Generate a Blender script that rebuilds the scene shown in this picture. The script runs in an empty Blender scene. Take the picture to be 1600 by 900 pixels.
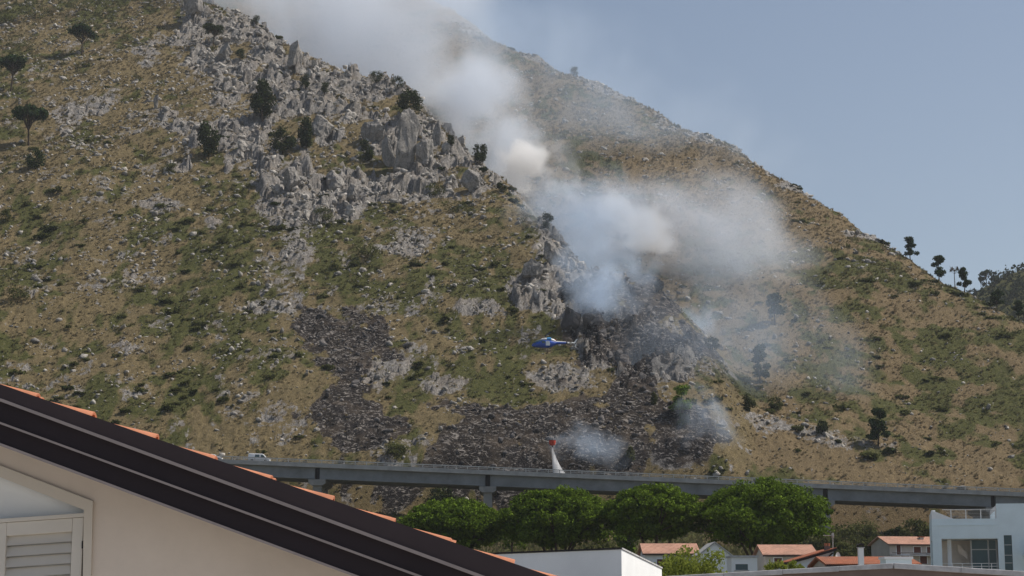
import bpy, bmesh, math, random
import numpy as np
from mathutils import Vector, Matrix, noise as mnoise

S = bpy.context.scene
COL = S.collection
R = math.radians

# ------------------------------------------------------------------ camera, sky, sun, exposure
F = 2800.0                      # focal length in pixels of a 1600 px wide picture
PITCH = math.atan(484.0 / F)
CZ = 10.0
cam = bpy.data.cameras.new('camera')
cam.sensor_width = 36.0
cam.lens = 36.0 * F / 1600.0
cam.clip_end = 20000
cam.clip_start = 0.5
co = bpy.data.objects.new('camera', cam)
COL.objects.link(co)
co.location = (0, 0, CZ)
co.rotation_euler = (math.pi / 2 + PITCH, 0, 0)
S.camera = co

SUN_AZ, SUN_EL = R(79), R(54)   # azimuth clockwise from +Y
w = bpy.data.worlds.new('World')
S.world = w
w.use_nodes = True
nt = w.node_tree
sky = nt.nodes.new('ShaderNodeTexSky')
sky.sky_type = 'NISHITA'
sky.sun_disc = False
sky.sun_elevation = SUN_EL
sky.sun_rotation = SUN_AZ
sky.air_density = 1.0
sky.dust_density = 1.2
sky.ozone_density = 1.3
nt.nodes['Background'].inputs[1].default_value = 0.112
hsv = nt.nodes.new('ShaderNodeHueSaturation')
hsv.inputs['Saturation'].default_value = 0.86
hsv.inputs['Value'].default_value = 0.76
nt.links.new(sky.outputs[0], hsv.inputs['Color'])
nt.links.new(hsv.outputs[0], nt.nodes['Background'].inputs[0])
sl = bpy.data.lights.new('sun', 'SUN')
sl.energy = 4.7
sl.angle = R(0.5)
sl.color = (1.0, 0.92, 0.81)
so = bpy.data.objects.new('sun', sl)
COL.objects.link(so)
sdir = Vector((math.sin(SUN_AZ) * math.cos(SUN_EL), math.cos(SUN_AZ) * math.cos(SUN_EL), math.sin(SUN_EL)))
so.rotation_euler = sdir.to_track_quat('Z', 'Y').to_euler()
so.location = (300, 200, 600)
S.view_settings.view_transform = 'Standard'
S.view_settings.look = 'None'
S.view_settings.exposure = 0.12
S.view_settings.gamma = 1.0
S.render.engine = 'CYCLES'
S.cycles.use_denoising = True
S.cycles.max_bounces = 6
S.cycles.diffuse_bounces = 3
S.cycles.transparent_max_bounces = 12
S.cycles.volume_bounces = 3
S.cycles.volume_step_rate = 0.5
S.cycles.volume_max_steps = 256

# ------------------------------------------------------------------ pixel <-> place
cp, sp_ = math.cos(PITCH), math.sin(PITCH)

def ray(u, v):
    s = (450 - v) / F
    return Vector(((u - 800) / F, cp - s * sp_, sp_ + s * cp))

def P(u, v, y):
    d = ray(u, v)
    t = y / d.y
    return Vector((d.x * t, y, CZ + d.z * t))

def proj(x, y, z):
    z = z - CZ
    dep = y * cp + z * sp_
    dep = np.maximum(dep, 1.0)
    return 800 + F * x / dep, 450 - F * (z * cp - y * sp_) / dep

# ------------------------------------------------------------------ noise
def h2(ix, iy, seed):
    n = (ix.astype(np.int64) * 374761393 + iy.astype(np.int64) * 668265263 + seed * 1442695041) & 0xFFFFFFFF
    n = ((n ^ (n >> 13)) * 1274126177) & 0xFFFFFFFF
    n = ((n ^ (n >> 16)) * 2246822519) & 0xFFFFFFFF
    n = n ^ (n >> 15)
    return (n & 0xFFFFFF) / float(0x1000000)

def vnoise(x, y, seed=0):
    x0 = np.floor(x); y0 = np.floor(y)
    fx = x - x0; fy = y - y0
    fx = fx * fx * (3 - 2 * fx); fy = fy * fy * (3 - 2 * fy)
    a = h2(x0, y0, seed); b = h2(x0 + 1, y0, seed); c = h2(x0, y0 + 1, seed); d = h2(x0 + 1, y0 + 1, seed)
    return (a + (b - a) * fx) * (1 - fy) + (c + (d - c) * fx) * fy

def fbm(x, y, octv=4, seed=0):
    s = np.zeros_like(x, dtype=float); amp = 0.5; tot = 0
    for o in range(octv):
        s += amp * vnoise(x, y, seed + o * 17); tot += amp
        x = x * 2.03 + 13.7; y = y * 2.03 + 7.1; amp *= 0.5
    return s / tot

def blocks(x, y, size, seed, tilt):
    """height of tilted random facets, one per voronoi cell"""
    X = x / size; Y = y / size
    ix = np.floor(X); iy = np.floor(Y)
    best = np.full(X.shape, 1e9); hh = np.zeros_like(X)
    for dx in (-1, 0, 1):
        for dy in (-1, 0, 1):
            cx = ix + dx; cy = iy + dy
            px = cx + h2(cx, cy, seed); py = cy + h2(cx, cy, seed + 5)
            ex = X - px; ey = Y - py
            d = ex * ex + ey * ey
            hv = h2(cx, cy, seed + 9) + tilt * (ex * (h2(cx, cy, seed + 12) - .5) + ey * (h2(cx, cy, seed + 15) - .8)) * 2
            m = d < best
            best = np.where(m, d, best); hh = np.where(m, hv, hh)
    return hh

def sstep(a, b, x):
    t = np.clip((x - a) / (b - a), 0, 1)
    return t * t * (3 - 2 * t)

def splus(x, w):
    return w * np.logaddexp(0, x / w)

def smax(a, b, k):
    m = np.maximum(a, b)
    return m + k * np.log(np.exp((a - m) / k) + np.exp((b - m) / k)) - 0

# ------------------------------------------------------------------ terrain: two slopes, each ending in a ridge
SN, ZN, SF, ZF = 0.625, 15.0, 0.50, 12.0
ridgeN = [(200, -90), (330, 2), (390, 30), (440, 68), (500, 84), (540, 104), (590, 118), (630, 135), (660, 168), (690, 203), (718, 240),
          (775, 272), (795, 305), (850, 350), (900, 405), (955, 432), (1030, 448), (1065, 495), (1103, 552), (1125, 610), (1130, 680), (1130, 740)]
ridgeF = [(560, -70), (690, 0), (751, 45), (817, 74), (871, 101), (937, 128), (982, 146), (1024, 163), (1077, 190), (1127, 211), (1156, 235),
          (1217, 268), (1300, 319), (1400, 389), (1467, 430), (1520, 458), (1600, 497), (1700, 550)]

def solve(rg, s, z0):
    xs, ys = [], []
    for u, v in rg:
        d = ray(u, v); t = d.z / d.y
        y = (s * 400 - z0) / (s - t)
        ys.append(y); xs.append(d.x / d.y * y)
    o = np.argsort(ys)
    return np.array(ys)[o], np.array(xs)[o]

yN, xN = solve(ridgeN, SN, ZN)
yF, xF = solve(ridgeF, SF, ZF)

def edge(y, ys, xs):
    e = np.interp(y, ys, xs)
    s0 = (xs[2] - xs[0]) / (ys[2] - ys[0]); s1 = (xs[-1] - xs[-4]) / (ys[-1] - ys[-4])
    e = np.where(y < ys[0], xs[0] + s0 * (y - ys[0]), e)
    return np.where(y > ys[-1], xs[-1] + s1 * (y - ys[-1]), e)

VY0, VY1 = 400.0, 417.0
va, vb = P(340, 719.5, VY0), P(1600, 771.5, VY0)
GR = (vb.z - va.z) / (vb.x - va.x)
def deck_z(x): return va.z + (x - va.x) * GR

lowY = [0, 120, 160, 200, 250, 300, 350, 400, 3000]
lowZ = [-10, -10, -8.5, -5, -1, 3, 7.5, 12.5, 60]

def base(x, y):
    L = np.interp(y, lowY, lowZ)
    N = ZN + SN * (y - 400); N = 560 - splus(560 - N, 20)
    Fz = ZF + SF * (y - 400); Fz = 640 - splus(640 - Fz, 20)
    eN = x - edge(y, yN, xN); eF = x - edge(y, yF, xF)
    N = N - 1.15 * splus(eN, 3.0)
    Fz = Fz - 1.0 * splus(eF, 5.0)
    L = L + 0.0 * x
    h = smax(N, Fz, 2.0)
    own = sstep(-2, 2, N - Fz)
    h = smax(h, L, 1.2)
    return h + CZ, own, eN, eF

def polydist(u, v, poly):
    """signed pixel distance, positive inside"""
    d = np.full(u.shape, 1e9); inside = np.zeros(u.shape, bool)
    n = len(poly)
    for i in range(n):
        ax, ay = poly[i]; bx, by = poly[(i + 1) % n]
        ex, ey = bx - ax, by - ay
        t = np.clip(((u - ax) * ex + (v - ay) * ey) / (ex * ex + ey * ey), 0, 1)
        d = np.minimum(d, (u - ax - t * ex) ** 2 + (v - ay - t * ey) ** 2)
        c = ((ay > v) != (by > v)) & (u < (bx - ax) * (v - ay) / ((by - ay) if by != ay else 1e-9) + ax)
        inside ^= c
    d = np.sqrt(d)
    return np.where(inside, d, -d)

CRAG = [(285, 5), (345, -10), (440, 55), (520, 85), (650, 140), (705, 215), (810, 290), (800, 322), (730, 318), (660, 300), (590, 325), (560, 345),
        (480, 342), (400, 325), (380, 285), (300, 260), (240, 265), (262, 190), (300, 150), (255, 110)]
CRAG2 = [(800, 362), (850, 355), (905, 405), (960, 430), (1035, 445), (1105, 550), (1080, 590), (960, 600), (900, 560), (870, 500), (815, 480), (800, 440), (830, 410)]
BURN = [(488, 518), (590, 524), (604, 556), (548, 588), (566, 632), (640, 655), (700, 632), (850, 636), (925, 610), (902, 560), (884, 500),
        (868, 465), (890, 415), (960, 425), (1032, 443), (1104, 548), (1070, 588), (1000, 618), (1080, 650), (1135, 690), (1100, 708), (985, 722),
        (930, 745), (560, 745), (520, 690), (494, 640), (530, 610), (500, 570)]
PALE = [(1140, 640), (1210, 640), (1290, 668), (1400, 690), (1405, 706), (1300, 700), (1180, 676)]
PATCH = [(235, 85, 30, 25), (160, 165, 45, 22), (110, 172, 40, 18), (230, 100, 20, 14), (430, 330, 50, 22), (560, 290, 40, 22), (640, 380, 45, 22), (470, 395, 30, 20),
         (600, 580, 60, 30), (820, 450, 40, 30), (210, 545, 50, 22), (330, 345, 35, 20), (250, 320, 40, 15), (420, 480, 45, 18), (740, 480, 40, 14), (870, 590, 70, 30), (1050, 700, 50, 20), (690, 600, 60, 20),
         (610, 780, 90, 22), (760, 790, 60, 16)]

def zones(x, y, z, own, eN, eF):
    u, v = proj(x, y, z)
    n1 = fbm(x / 14, y / 22, 4, 3) - .5
    n2 = fbm(x / 5, y / 8, 3, 31) - .5
    n0 = fbm(x / 20, y / 26, 3, 13) - .5
    ledge = 1 - .8 * sstep(-.03, .09, n0 + n2 * .4)
    crag = sstep(-14, 14, polydist(u, v, CRAG) + n1 * 90) * ledge
    crag2 = sstep(-12, 12, polydist(u, v, CRAG2) + n1 * 60) * (.3 + .7 * ledge)
    r = np.maximum(crag, crag2 * .95)
    for cx, cy, rx, ry in PATCH:
        q = 1 - np.sqrt(((u - cx) / rx) ** 2 + ((v - cy) / ry) ** 2)
        r = np.maximum(r, .62 * sstep(-.3, .6, q + n1 * 1.6 + n2 * .8))
    r = r * own
    pale = sstep(-6, 8, polydist(u, v, PALE) + n1 * 40)
    r = np.maximum(r, .55 * pale)
    sky_rock = sstep(26, 2, -eF) * sstep(560, 640, y) * (1 - own)
    r = np.maximum(r, sky_rock * sstep(-.05, .2, n1 + .06))
    n7 = fbm(x / 3.5, y / 5, 3, 98) - .5
    r = np.maximum(r, .46 * sstep(.02, .17, n1 * .6 + n2 * .4 + n7 * .6) * sstep(405, 425, y) * np.where(own > .5, 1.0, .6))
    b = sstep(-20, 20, polydist(u, v, BURN) + n1 * 120 + n2 * 90) * sstep(403, 420, y)
    b = b * np.where(eN > 25, 0.0, 1.0) if False else b
    behind = (1 - own) * sstep(430, 395, v)
    b = b * (1 - behind)
    b = b * (1 - .85 * sstep(.10, .2, fbm(x / 11, y / 13, 3, 222) - .5))
    n3 = fbm(x / 9, y / 16, 3, 77) - .5
    n4 = fbm(x / 40, y / 60, 2, 55) - .5
    wv = np.where(own > .5, np.interp(v, [0, 250, 330, 420, 600, 740], [-.07, -.09, .01, .08, .07, .04]), np.interp(v, [0, 300, 420, 560, 700, 760], [-.16, -.12, .02, .04, .05, .06]))
    n6 = fbm(x / 3.2, y / 5, 3, 88) - .5
    g = sstep(-.15, .20, n3 * .7 + n4 * .5 + n6 * .75 + wv)
    g = np.where(y < 400, np.clip(g + .12, 0, 1), g)
    g = g * (1 - .8 * r) * (1 - .9 * b)
    return r, g, b, u, v

def terrain(x, y, full=True):
    z, own, eN, eF = base(x, y)
    k = sstep(408, 450, y)
    z = z + k * ((fbm(x / 55, y / 55, 2, 1) - .5) * 7 + (fbm(x / 17, y / 17, 3, 8) - .5) * 3.0)
    z = z + sstep(120, 300, y) * (fbm(x / 6, y / 6, 2, 21) - .5) * .8
    r, g, b, u, v = zones(x, y, z, own, eN, eF)
    near = sstep(-60, 30, eN + 0)          # crags grow towards the crest
    amp = np.where(own > .5, 1.0, .45)
    wx = x + 5 * n_(x, y, 5, 2); wy = y + 5 * n_(x, y, 5, 6)
    rid = 1 - np.abs(2 * fbm(wx / 16, wy / 16, 4, 301) - 1) * 2.2
    bl = (blocks(wx, wy, 8.0, 101, 1.0) - .5) * 2.6 + rid * 3.2 - 1.0
    bm_ = (blocks(x + y * .15, y, 3.4, 131, 1.0) - .45) * 1.7
    bs = (blocks(wx, y, 1.5, 161, .9) - .45) * .9
    rr = sstep(.25, .8, r)
    z = z + amp * rr * (bl * sstep(.6, .95, r) + bm_ + bs)
    # low rock steps and tussocks on the open slope
    st = sstep(403, 420, y)
    z = z + st * (1 - rr) * ((blocks(x, y, 2.2, 191, .7) - .5) * .55 * sstep(-.1, .3, fbm(x / 8, y / 8, 2, 66) - .5 + .15) + (fbm(x / 1.4, y / 1.4, 2, 71) - .5) * .7)
    z = np.where((y > 385) & (y < 440), np.minimum(z, deck_z(x) - 10.0 + np.maximum(0, y - 418.5) * 1.5), z)
    return z, r, g, b, own, eN, eF, u, v

def n_(x, y, s, seed):
    return vnoise(x / s, y / s, seed) - .5

# ------------------------------------------------------------------ mesh helpers
MATS = {}

def np_mesh(name, V, Fc, mat=None, attrs=None, smooth=False):
    me = bpy.data.meshes.new(name)
    k = Fc.shape[1]
    me.vertices.add(len(V)); me.vertices.foreach_set('co', np.ascontiguousarray(V, dtype=np.float32).ravel())
    me.loops.add(Fc.size); me.loops.foreach_set('vertex_index', np.ascontiguousarray(Fc, dtype=np.int32).ravel())
    me.polygons.add(len(Fc))
    me.polygons.foreach_set('loop_start', np.arange(0, Fc.size, k, dtype=np.int32))
    me.polygons.foreach_set('loop_total', np.full(len(Fc), k, dtype=np.int32))
    if smooth:
        me.polygons.foreach_set('use_smooth', np.ones(len(Fc), dtype=bool))
    me.update(calc_edges=True)
    if attrs is not None:
        a = me.attributes.new('zones', 'FLOAT_COLOR', 'POINT')
        c = np.ones((len(V), 4), dtype=np.float32); c[:, :attrs.shape[1]] = attrs
        a.data.foreach_set('color', c.ravel())
    if mat: me.materials.append(MATS[mat])
    return me

def link(name, me, parent=None, loc=None):
    o = bpy.data.objects.new(name, me)
    COL.objects.link(o)
    if parent: o.parent = parent
    if loc is not None: o.location = loc
    return o

def tag(o, label=None, cat=None, group=None, kind=None):
    if label: o['label'] = label
    if cat: o['category'] = cat
    if group: o['group'] = group
    if kind: o['kind'] = kind
    return o

def thing(name, label, cat, loc=(0, 0, 0), rz=0, group=None):
    o = bpy.data.objects.new(name, None)
    COL.objects.link(o)
    o.location = loc; o.rotation_euler = (0, 0, rz)
    o.empty_display_size = .3
    return tag(o, label, cat, group)

class MB:
    """collects shapes for one mesh"""
    def __init__(s):
        s.v = []; s.f = []
    def add(s, vs, fs):
        b = len(s.v)
        s.v += [tuple(p) for p in vs]
        s.f += [tuple(i + b for i in f) for f in fs]
        return s
    def box(s, c, d, rz=0.0, m=None):
        hx, hy, hz = d[0] / 2, d[1] / 2, d[2] / 2
        vs = [Vector((a * hx, b * hy, e * hz)) for a in (-1, 1) for b in (-1, 1) for e in (-1, 1)]
        M = Matrix.Translation(Vector(c)) @ (m if m else Matrix.Rotation(rz, 4, 'Z'))
        return s.add([M @ p for p in vs], [(0, 1, 3, 2), (4, 6, 7, 5), (0, 4, 5, 1), (2, 3, 7, 6), (0, 2, 6, 4), (1, 5, 7, 3)])
    def bb(s, x0, x1, y0, y1, z0, z1):
        return s.box(((x0 + x1) / 2, (y0 + y1) / 2, (z0 + z1) / 2), (abs(x1 - x0), abs(y1 - y0), abs(z1 - z0)))
    def prism(s, pts, vec):
        n = len(pts); vec = Vector(vec)
        pts = [Vector(p) for p in pts]
        fs = [tuple(range(n)), tuple(range(2 * n - 1, n - 1, -1))]
        fs += [(i, i + n, (i + 1) % n + n, (i + 1) % n) for i in range(n)]
        return s.add(pts + [p + vec for p in pts], fs)
    def tube(s, pts, rad, n=8, cap=True):
        pts = [Vector(p) for p in pts]
        if not hasattr(rad, '__len__'): rad = [rad] * len(pts)
        rings = []
        for i, p in enumerate(pts):
            t = (pts[min(i + 1, len(pts) - 1)] - pts[max(i - 1, 0)]).normalized()
            a = t.orthogonal().normalized() if i == 0 else (rings[-1][1] - t * rings[-1][1].dot(t)).normalized()
            rings.append((p, a, t.cross(a)))
        vs = []
        for (p, a, b), r in zip(rings, rad):
            for k in range(n):
                q = 2 * math.pi * k / n
                vs.append(p + (a * math.cos(q) + b * math.sin(q)) * r)
        fs = []
        for i in range(len(pts) - 1):
            for k in range(n):
                fs.append((i * n + k, i * n + (k + 1) % n, (i + 1) * n + (k + 1) % n, (i + 1) * n + k))
        if cap:
            fs.append(tuple(range(n - 1, -1, -1))); m = (len(pts) - 1) * n
            fs.append(tuple(m + k for k in range(n)))
        return s.add(vs, fs)
    def loft(s, secs, n=14, p=2.4, cap=True):
        """rings across x: (x, zc, ry, rz) superellipses"""
        vs, fs = [], []
        for x, zc, ry, rz in secs:
            for k in range(n):
                q = 2 * math.pi * k / n
                c, d = math.cos(q), math.sin(q)
                vs.append((x, ry * math.copysign(abs(c) ** (2 / p), c), zc + rz * math.copysign(abs(d) ** (2 / p), d)))
        for i in range(len(secs) - 1):
            for k in range(n):
                fs.append((i * n + k, i * n + (k + 1) % n, (i + 1) * n + (k + 1) % n, (i + 1) * n + k))
        if cap:
            fs.append(tuple(range(n - 1, -1, -1))); m = (len(secs) - 1) * n
            fs.append(tuple(m + k for k in range(n)))
        return s.add(vs, fs)
    def mesh(s, name, mat, smooth=False, bevel=0):
        me = bpy.data.meshes.new(name)
        me.from_pydata(s.v, [], s.f)
        bm = bmesh.new(); bm.from_mesh(me)
        bmesh.ops.recalc_face_normals(bm, faces=bm.faces)
        if bevel:
            bmesh.ops.bevel(bm, geom=bm.edges[:], offset=bevel, segments=2, affect='EDGES', profile=.5)
        bm.to_mesh(me); bm.free()
        if smooth:
            me.polygons.foreach_set('use_smooth', [True] * len(me.polygons))
            try: me.set_sharp_from_angle(angle=R(45))
            except Exception: pass
        me.materials.append(MATS[mat])
        return me
    def build(s, name, mat, parent=None, smooth=False, bevel=0):
        return link(name, s.mesh(name, mat, smooth, bevel), parent)

# ------------------------------------------------------------------ materials
class NT:
    def __init__(s, name, vol=False):
        s.m = bpy.data.materials.new(name); s.m.use_nodes = True
        s.t = s.m.node_tree; s.t.nodes.clear()
        s.out = s.t.nodes.new('ShaderNodeOutputMaterial')
        MATS[name] = s.m
    def n(s, typ, **kw):
        x = s.t.nodes.new('ShaderNode' + typ)
        for k, v in kw.items():
            if k.startswith('i_'):
                x.inputs[k[2:].replace('_', ' ')].default_value = v
            else: setattr(x, k, v)
        return x
    def l(s, a, b): s.t.links.new(a, b)
    def pos(s):
        return s.n('NewGeometry').outputs['Position']
    def objc(s):
        return s.n('TexCoord').outputs['Object']
    def noise(s, vec, scale, detail=4, rough=.6, stretch=None, dist=0.0):
        if stretch:
            mp = s.n('Mapping'); mp.inputs['Scale'].default_value = stretch; s.l(vec, mp.inputs['Vector']); vec = mp.outputs[0]
        x = s.n('TexNoise'); x.inputs['Scale'].default_value = scale; x.inputs['Detail'].default_value = detail
        x.inputs['Roughness'].default_value = rough; x.inputs['Distortion'].default_value = dist
        s.l(vec, x.inputs['Vector'])
        return x.outputs['Fac']
    def ramp(s, fac, *stops):
        x = s.n('ValToRGB')
        e = x.color_ramp.elements
        while len(e) < len(stops): e.new(.5)
        for el, (p, c) in zip(e, stops):
            el.position = p
            el.color = (c, c, c, 1) if not hasattr(c, '__len__') else (*c, 1)
        s.l(fac, x.inputs['Fac'])
        return x.outputs['Color']
    def mix(s, fac, a, b):
        x = s.n('MixRGB')
        for sock, val in ((x.inputs[0], fac), (x.inputs[1], a), (x.inputs[2], b)):
            if hasattr(val, 'is_linked'): s.l(val, sock)
            elif hasattr(val, '__len__'): sock.default_value = (*val, 1)
            else: sock.default_value = val
        return x.outputs[0]
    def math(s, op, a, b=0.0, clamp=False):
        x = s.n('Math'); x.operation = op; x.use_clamp = clamp
        for i, val in enumerate((a, b)):
            if hasattr(val, 'is_linked'): s.l(val, x.inputs[i])
            else: x.inputs[i].default_value = val
        return x.outputs[0]
    def bsdf(s, col, rough=.9, spec=.2, metal=0.0, bump=None, bstr=.4, bdist=.05):
        b = s.n('BsdfPrincipled')
        if hasattr(col, 'is_linked'): s.l(col, b.inputs['Base Color'])
        else: b.inputs['Base Color'].default_value = (*col, 1)
        b.inputs['Roughness'].default_value = rough
        b.inputs['Specular IOR Level'].default_value = spec
        b.inputs['Metallic'].default_value = metal
        if bump is not None:
            k = s.n('Bump'); k.inputs['Strength'].default_value = bstr; k.inputs['Distance'].default_value = bdist
            s.l(bump, k.inputs['Height']); s.l(k.outputs[0], b.inputs['Normal'])
        s.l(b.outputs[0], s.out.inputs['Surface'])
        return b

def plain(name, col, rough=.8, spec=.25, metal=0, var=.25, scale=2.0, bump=.15, bdist=.02, obj=True):
    t = NT(name)
    v = t.objc() if obj else t.pos()
    f = t.noise(v, scale, 6, .65)
    f2 = t.noise(v, scale * 7, 3, .6)
    c = t.mix(t.ramp(f, (.3, 0.0), (.7, 1.0)), tuple(k * (1 - var) for k in col), tuple(min(1, k * (1 + var * .6)) for k in col))
    c = t.mix(t.math('MULTIPLY', f2, .25 * var * 2), c, tuple(k * .6 for k in col))
    t.bsdf(c, rough, spec, metal, f2, bump, bdist)

def grass_colour(t, pos, G, own):
    """dry straw to olive, shared by the slope and the tussocks"""
    a = t.noise(pos, .9, 5, .7); b = t.noise(pos, .11, 4, .6); c = t.noise(pos, 2.6, 3, .6)
    dry = t.mix(t.ramp(a, (.3, 0.0), (.72, 1.0)), (.092, .071, .036), (.285, .222, .118))
    dry = t.mix(t.ramp(b, (.35, 0.0), (.7, .6)), dry, (.125, .103, .054))
    dry = t.mix(t.math('MULTIPLY', t.math('SUBTRACT', 1.0, own), .38), dry, (.205, .145, .088))
    gr = t.mix(t.ramp(a, (.3, 0.0), (.7, 1.0)), (.040, .046, .013), (.116, .116, .040))
    f = t.math('ADD', G, t.math('MULTIPLY', t.math('SUBTRACT', c, .5), .7), True)
    return t.mix(t.ramp(f, (.25, 0.0), (.75, 1.0)), dry, gr)

def crack_shade(t, pos, col):
    """shade of cracks and runnels painted into the rock colour as dark lines and streaks"""
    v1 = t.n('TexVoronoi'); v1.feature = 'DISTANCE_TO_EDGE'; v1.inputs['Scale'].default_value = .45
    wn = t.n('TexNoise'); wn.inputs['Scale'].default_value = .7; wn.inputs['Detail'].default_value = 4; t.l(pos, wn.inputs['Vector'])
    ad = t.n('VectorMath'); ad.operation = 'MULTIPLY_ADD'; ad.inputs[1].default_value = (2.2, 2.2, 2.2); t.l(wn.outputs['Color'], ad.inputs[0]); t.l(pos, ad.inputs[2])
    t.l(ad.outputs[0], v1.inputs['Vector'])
    crack = t.ramp(v1.outputs['Distance'], (.0, .5), (.06, 0.0))
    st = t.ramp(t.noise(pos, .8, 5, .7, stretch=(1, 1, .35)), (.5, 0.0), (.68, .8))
    col = t.mix(crack, col, (.055, .052, .052))  # crevice shade put into the colour along the cell edges
    return t.mix(st, col, (.085, .084, .088))  # upright dark streaks, painted shade of the runnels

def mat_slope():
    t = NT('slope')
    pos = t.pos()
    at = t.n('Attribute'); at.attribute_name = 'zones'
    sep = t.n('SeparateColor'); t.l(at.outputs['Color'], sep.inputs[0])
    Rk, G, B = sep.outputs[0], sep.outputs[1], sep.outputs[2]
    grass = grass_colour(t, pos, G, at.outputs['Alpha'])
    n1 = t.noise(pos, .55, 6, .7); n2 = t.noise(pos, 1.7, 5, .7, stretch=(1, 1, .5)); n3 = t.noise(pos, .16, 4, .6)
    rock = t.mix(t.ramp(n2, (.32, 0.0), (.68, 1.0)), (.125, .120, .120), (.42, .40, .375))
    rock = t.mix(t.ramp(n3, (.42, 0.0), (.66, .5)), rock, (.26, .215, .165))
    rock = crack_shade(t, pos, rock)
    # rock shows where faces are steep
    nz = t.n('SeparateXYZ'); g = t.n('NewGeometry'); t.l(g.outputs['True Normal'], nz.inputs[0])
    steep = t.ramp(nz.outputs[2], (.45, 1.0), (.86, 0.0))
    f = t.math('ADD', t.math('MULTIPLY', Rk, 1.25), t.math('MULTIPLY', steep, t.math('ADD', t.math('MULTIPLY', Rk, .9), .12)))
    f = t.math('ADD', f, t.math('MULTIPLY', t.math('SUBTRACT', n1, .5), 1.6))
    col = t.mix(t.ramp(f, (.62, 0.0), (.82, 1.0)), grass, rock)
    soil = t.ramp(t.noise(pos, 1.3, 3, .6), (.62, 0.0), (.74, .55))
    col = t.mix(soil, col, (.25, .20, .145))
    n5 = t.noise(pos, .8, 6, .75, stretch=(.7, .9, 1.2), dist=1.4)
    ash = t.mix(t.ramp(n5, (.53, 0.0), (.60, 1.0)), (.012, .010, .012), (.30, .275, .255))
    ash = t.mix(t.ramp(n3, (.5, 0.0), (.66, .6)), ash, (.10, .078, .06))
    bf = t.math('ADD', B, t.math('MULTIPLY', t.math('SUBTRACT', n1, .5), .9))
    col = t.mix(t.ramp(bf, (.4, 0.0), (.62, .95)), col, ash)
    bmp = t.math('ADD', t.math('MULTIPLY', n2, .7), t.noise(pos, 4, 3, .7))
    t.bsdf(col, .95, .1, 0, bmp, .9, .7)

def mat_rock(name, a, b, c):
    t = NT(name)
    pos = t.pos()
    isl = t.n('NewGeometry').outputs['Random Per Island']
    n = t.noise(pos, 1.6, 5, .7)
    col = t.mix(isl, a, b)
    col = t.mix(t.ramp(n, (.45, 0.0), (.75, .7)), col, c)
    col = crack_shade(t, pos, col)
    t.bsdf(col, .92, .12, 0, t.noise(pos, 1.8, 6, .75), .9, .6)

def up_normal(t, k):
    g = t.n('NewGeometry')
    a = t.n('VectorMath'); a.operation = 'SCALE'; a.inputs['Scale'].default_value = k; t.l(g.outputs['Normal'], a.inputs[0])
    b = t.n('VectorMath'); b.operation = 'ADD'; b.inputs[1].default_value = (0, -.3, .8); t.l(a.outputs[0], b.inputs[0])
    c = t.n('VectorMath'); c.operation = 'NORMALIZE'; t.l(b.outputs[0], c.inputs[0])
    return c.outputs[0]

def mat_leaf(name, dark, light, trans=.25, scale=.6, up=0):
    t = NT(name)
    g = t.n('NewGeometry')
    n = t.noise(g.outputs['Position'], scale, 3, .6)
    f = t.math('ADD', t.math('MULTIPLY', g.outputs['Random Per Island'], .6), t.math('MULTIPLY', t.ramp(n, (.3, 0.0), (.7, 1.0)), .4))
    col = t.mix(f, dark, light)
    d = t.n('BsdfDiffuse'); t.l(col, d.inputs[0])
    if up: t.l(up_normal(t, up), d.inputs['Normal'])
    tr = t.n('BsdfTranslucent'); t.l(t.mix(.5, col, light), tr.inputs[0])
    m = t.n('MixShader'); m.inputs[0].default_value = trans
    t.l(d.outputs[0], m.inputs[1]); t.l(tr.outputs[0], m.inputs[2]); t.l(m.outputs[0], t.out.inputs['Surface'])

def mat_tussock():
    t = NT('tussock')
    pos = t.pos()
    at = t.n('Attribute'); at.attribute_name = 'zones'
    sep = t.n('SeparateColor'); t.l(at.outputs['Color'], sep.inputs[0])
    c = grass_colour(t, pos, sep.outputs[1], at.outputs['Alpha'])
    isl = t.n('NewGeometry').outputs['Random Per Island']
    c = t.mix(t.math('MULTIPLY', isl, .6), c, (.30, .245, .155))
    c = t.mix(t.math('MULTIPLY', sep.outputs[1], .35), c, (.09, .10, .033))
    d = t.n('BsdfDiffuse'); t.l(c, d.inputs[0])
    t.l(up_normal(t, .45), d.inputs['Normal'])
    tr = t.n('BsdfTranslucent'); t.l(c, tr.inputs[0])
    m = t.n('MixShader'); m.inputs[0].default_value = .25
    t.l(d.outputs[0], m.inputs[1]); t.l(tr.outputs[0], m.inputs[2]); t.l(m.outputs[0], t.out.inputs['Surface'])

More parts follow.
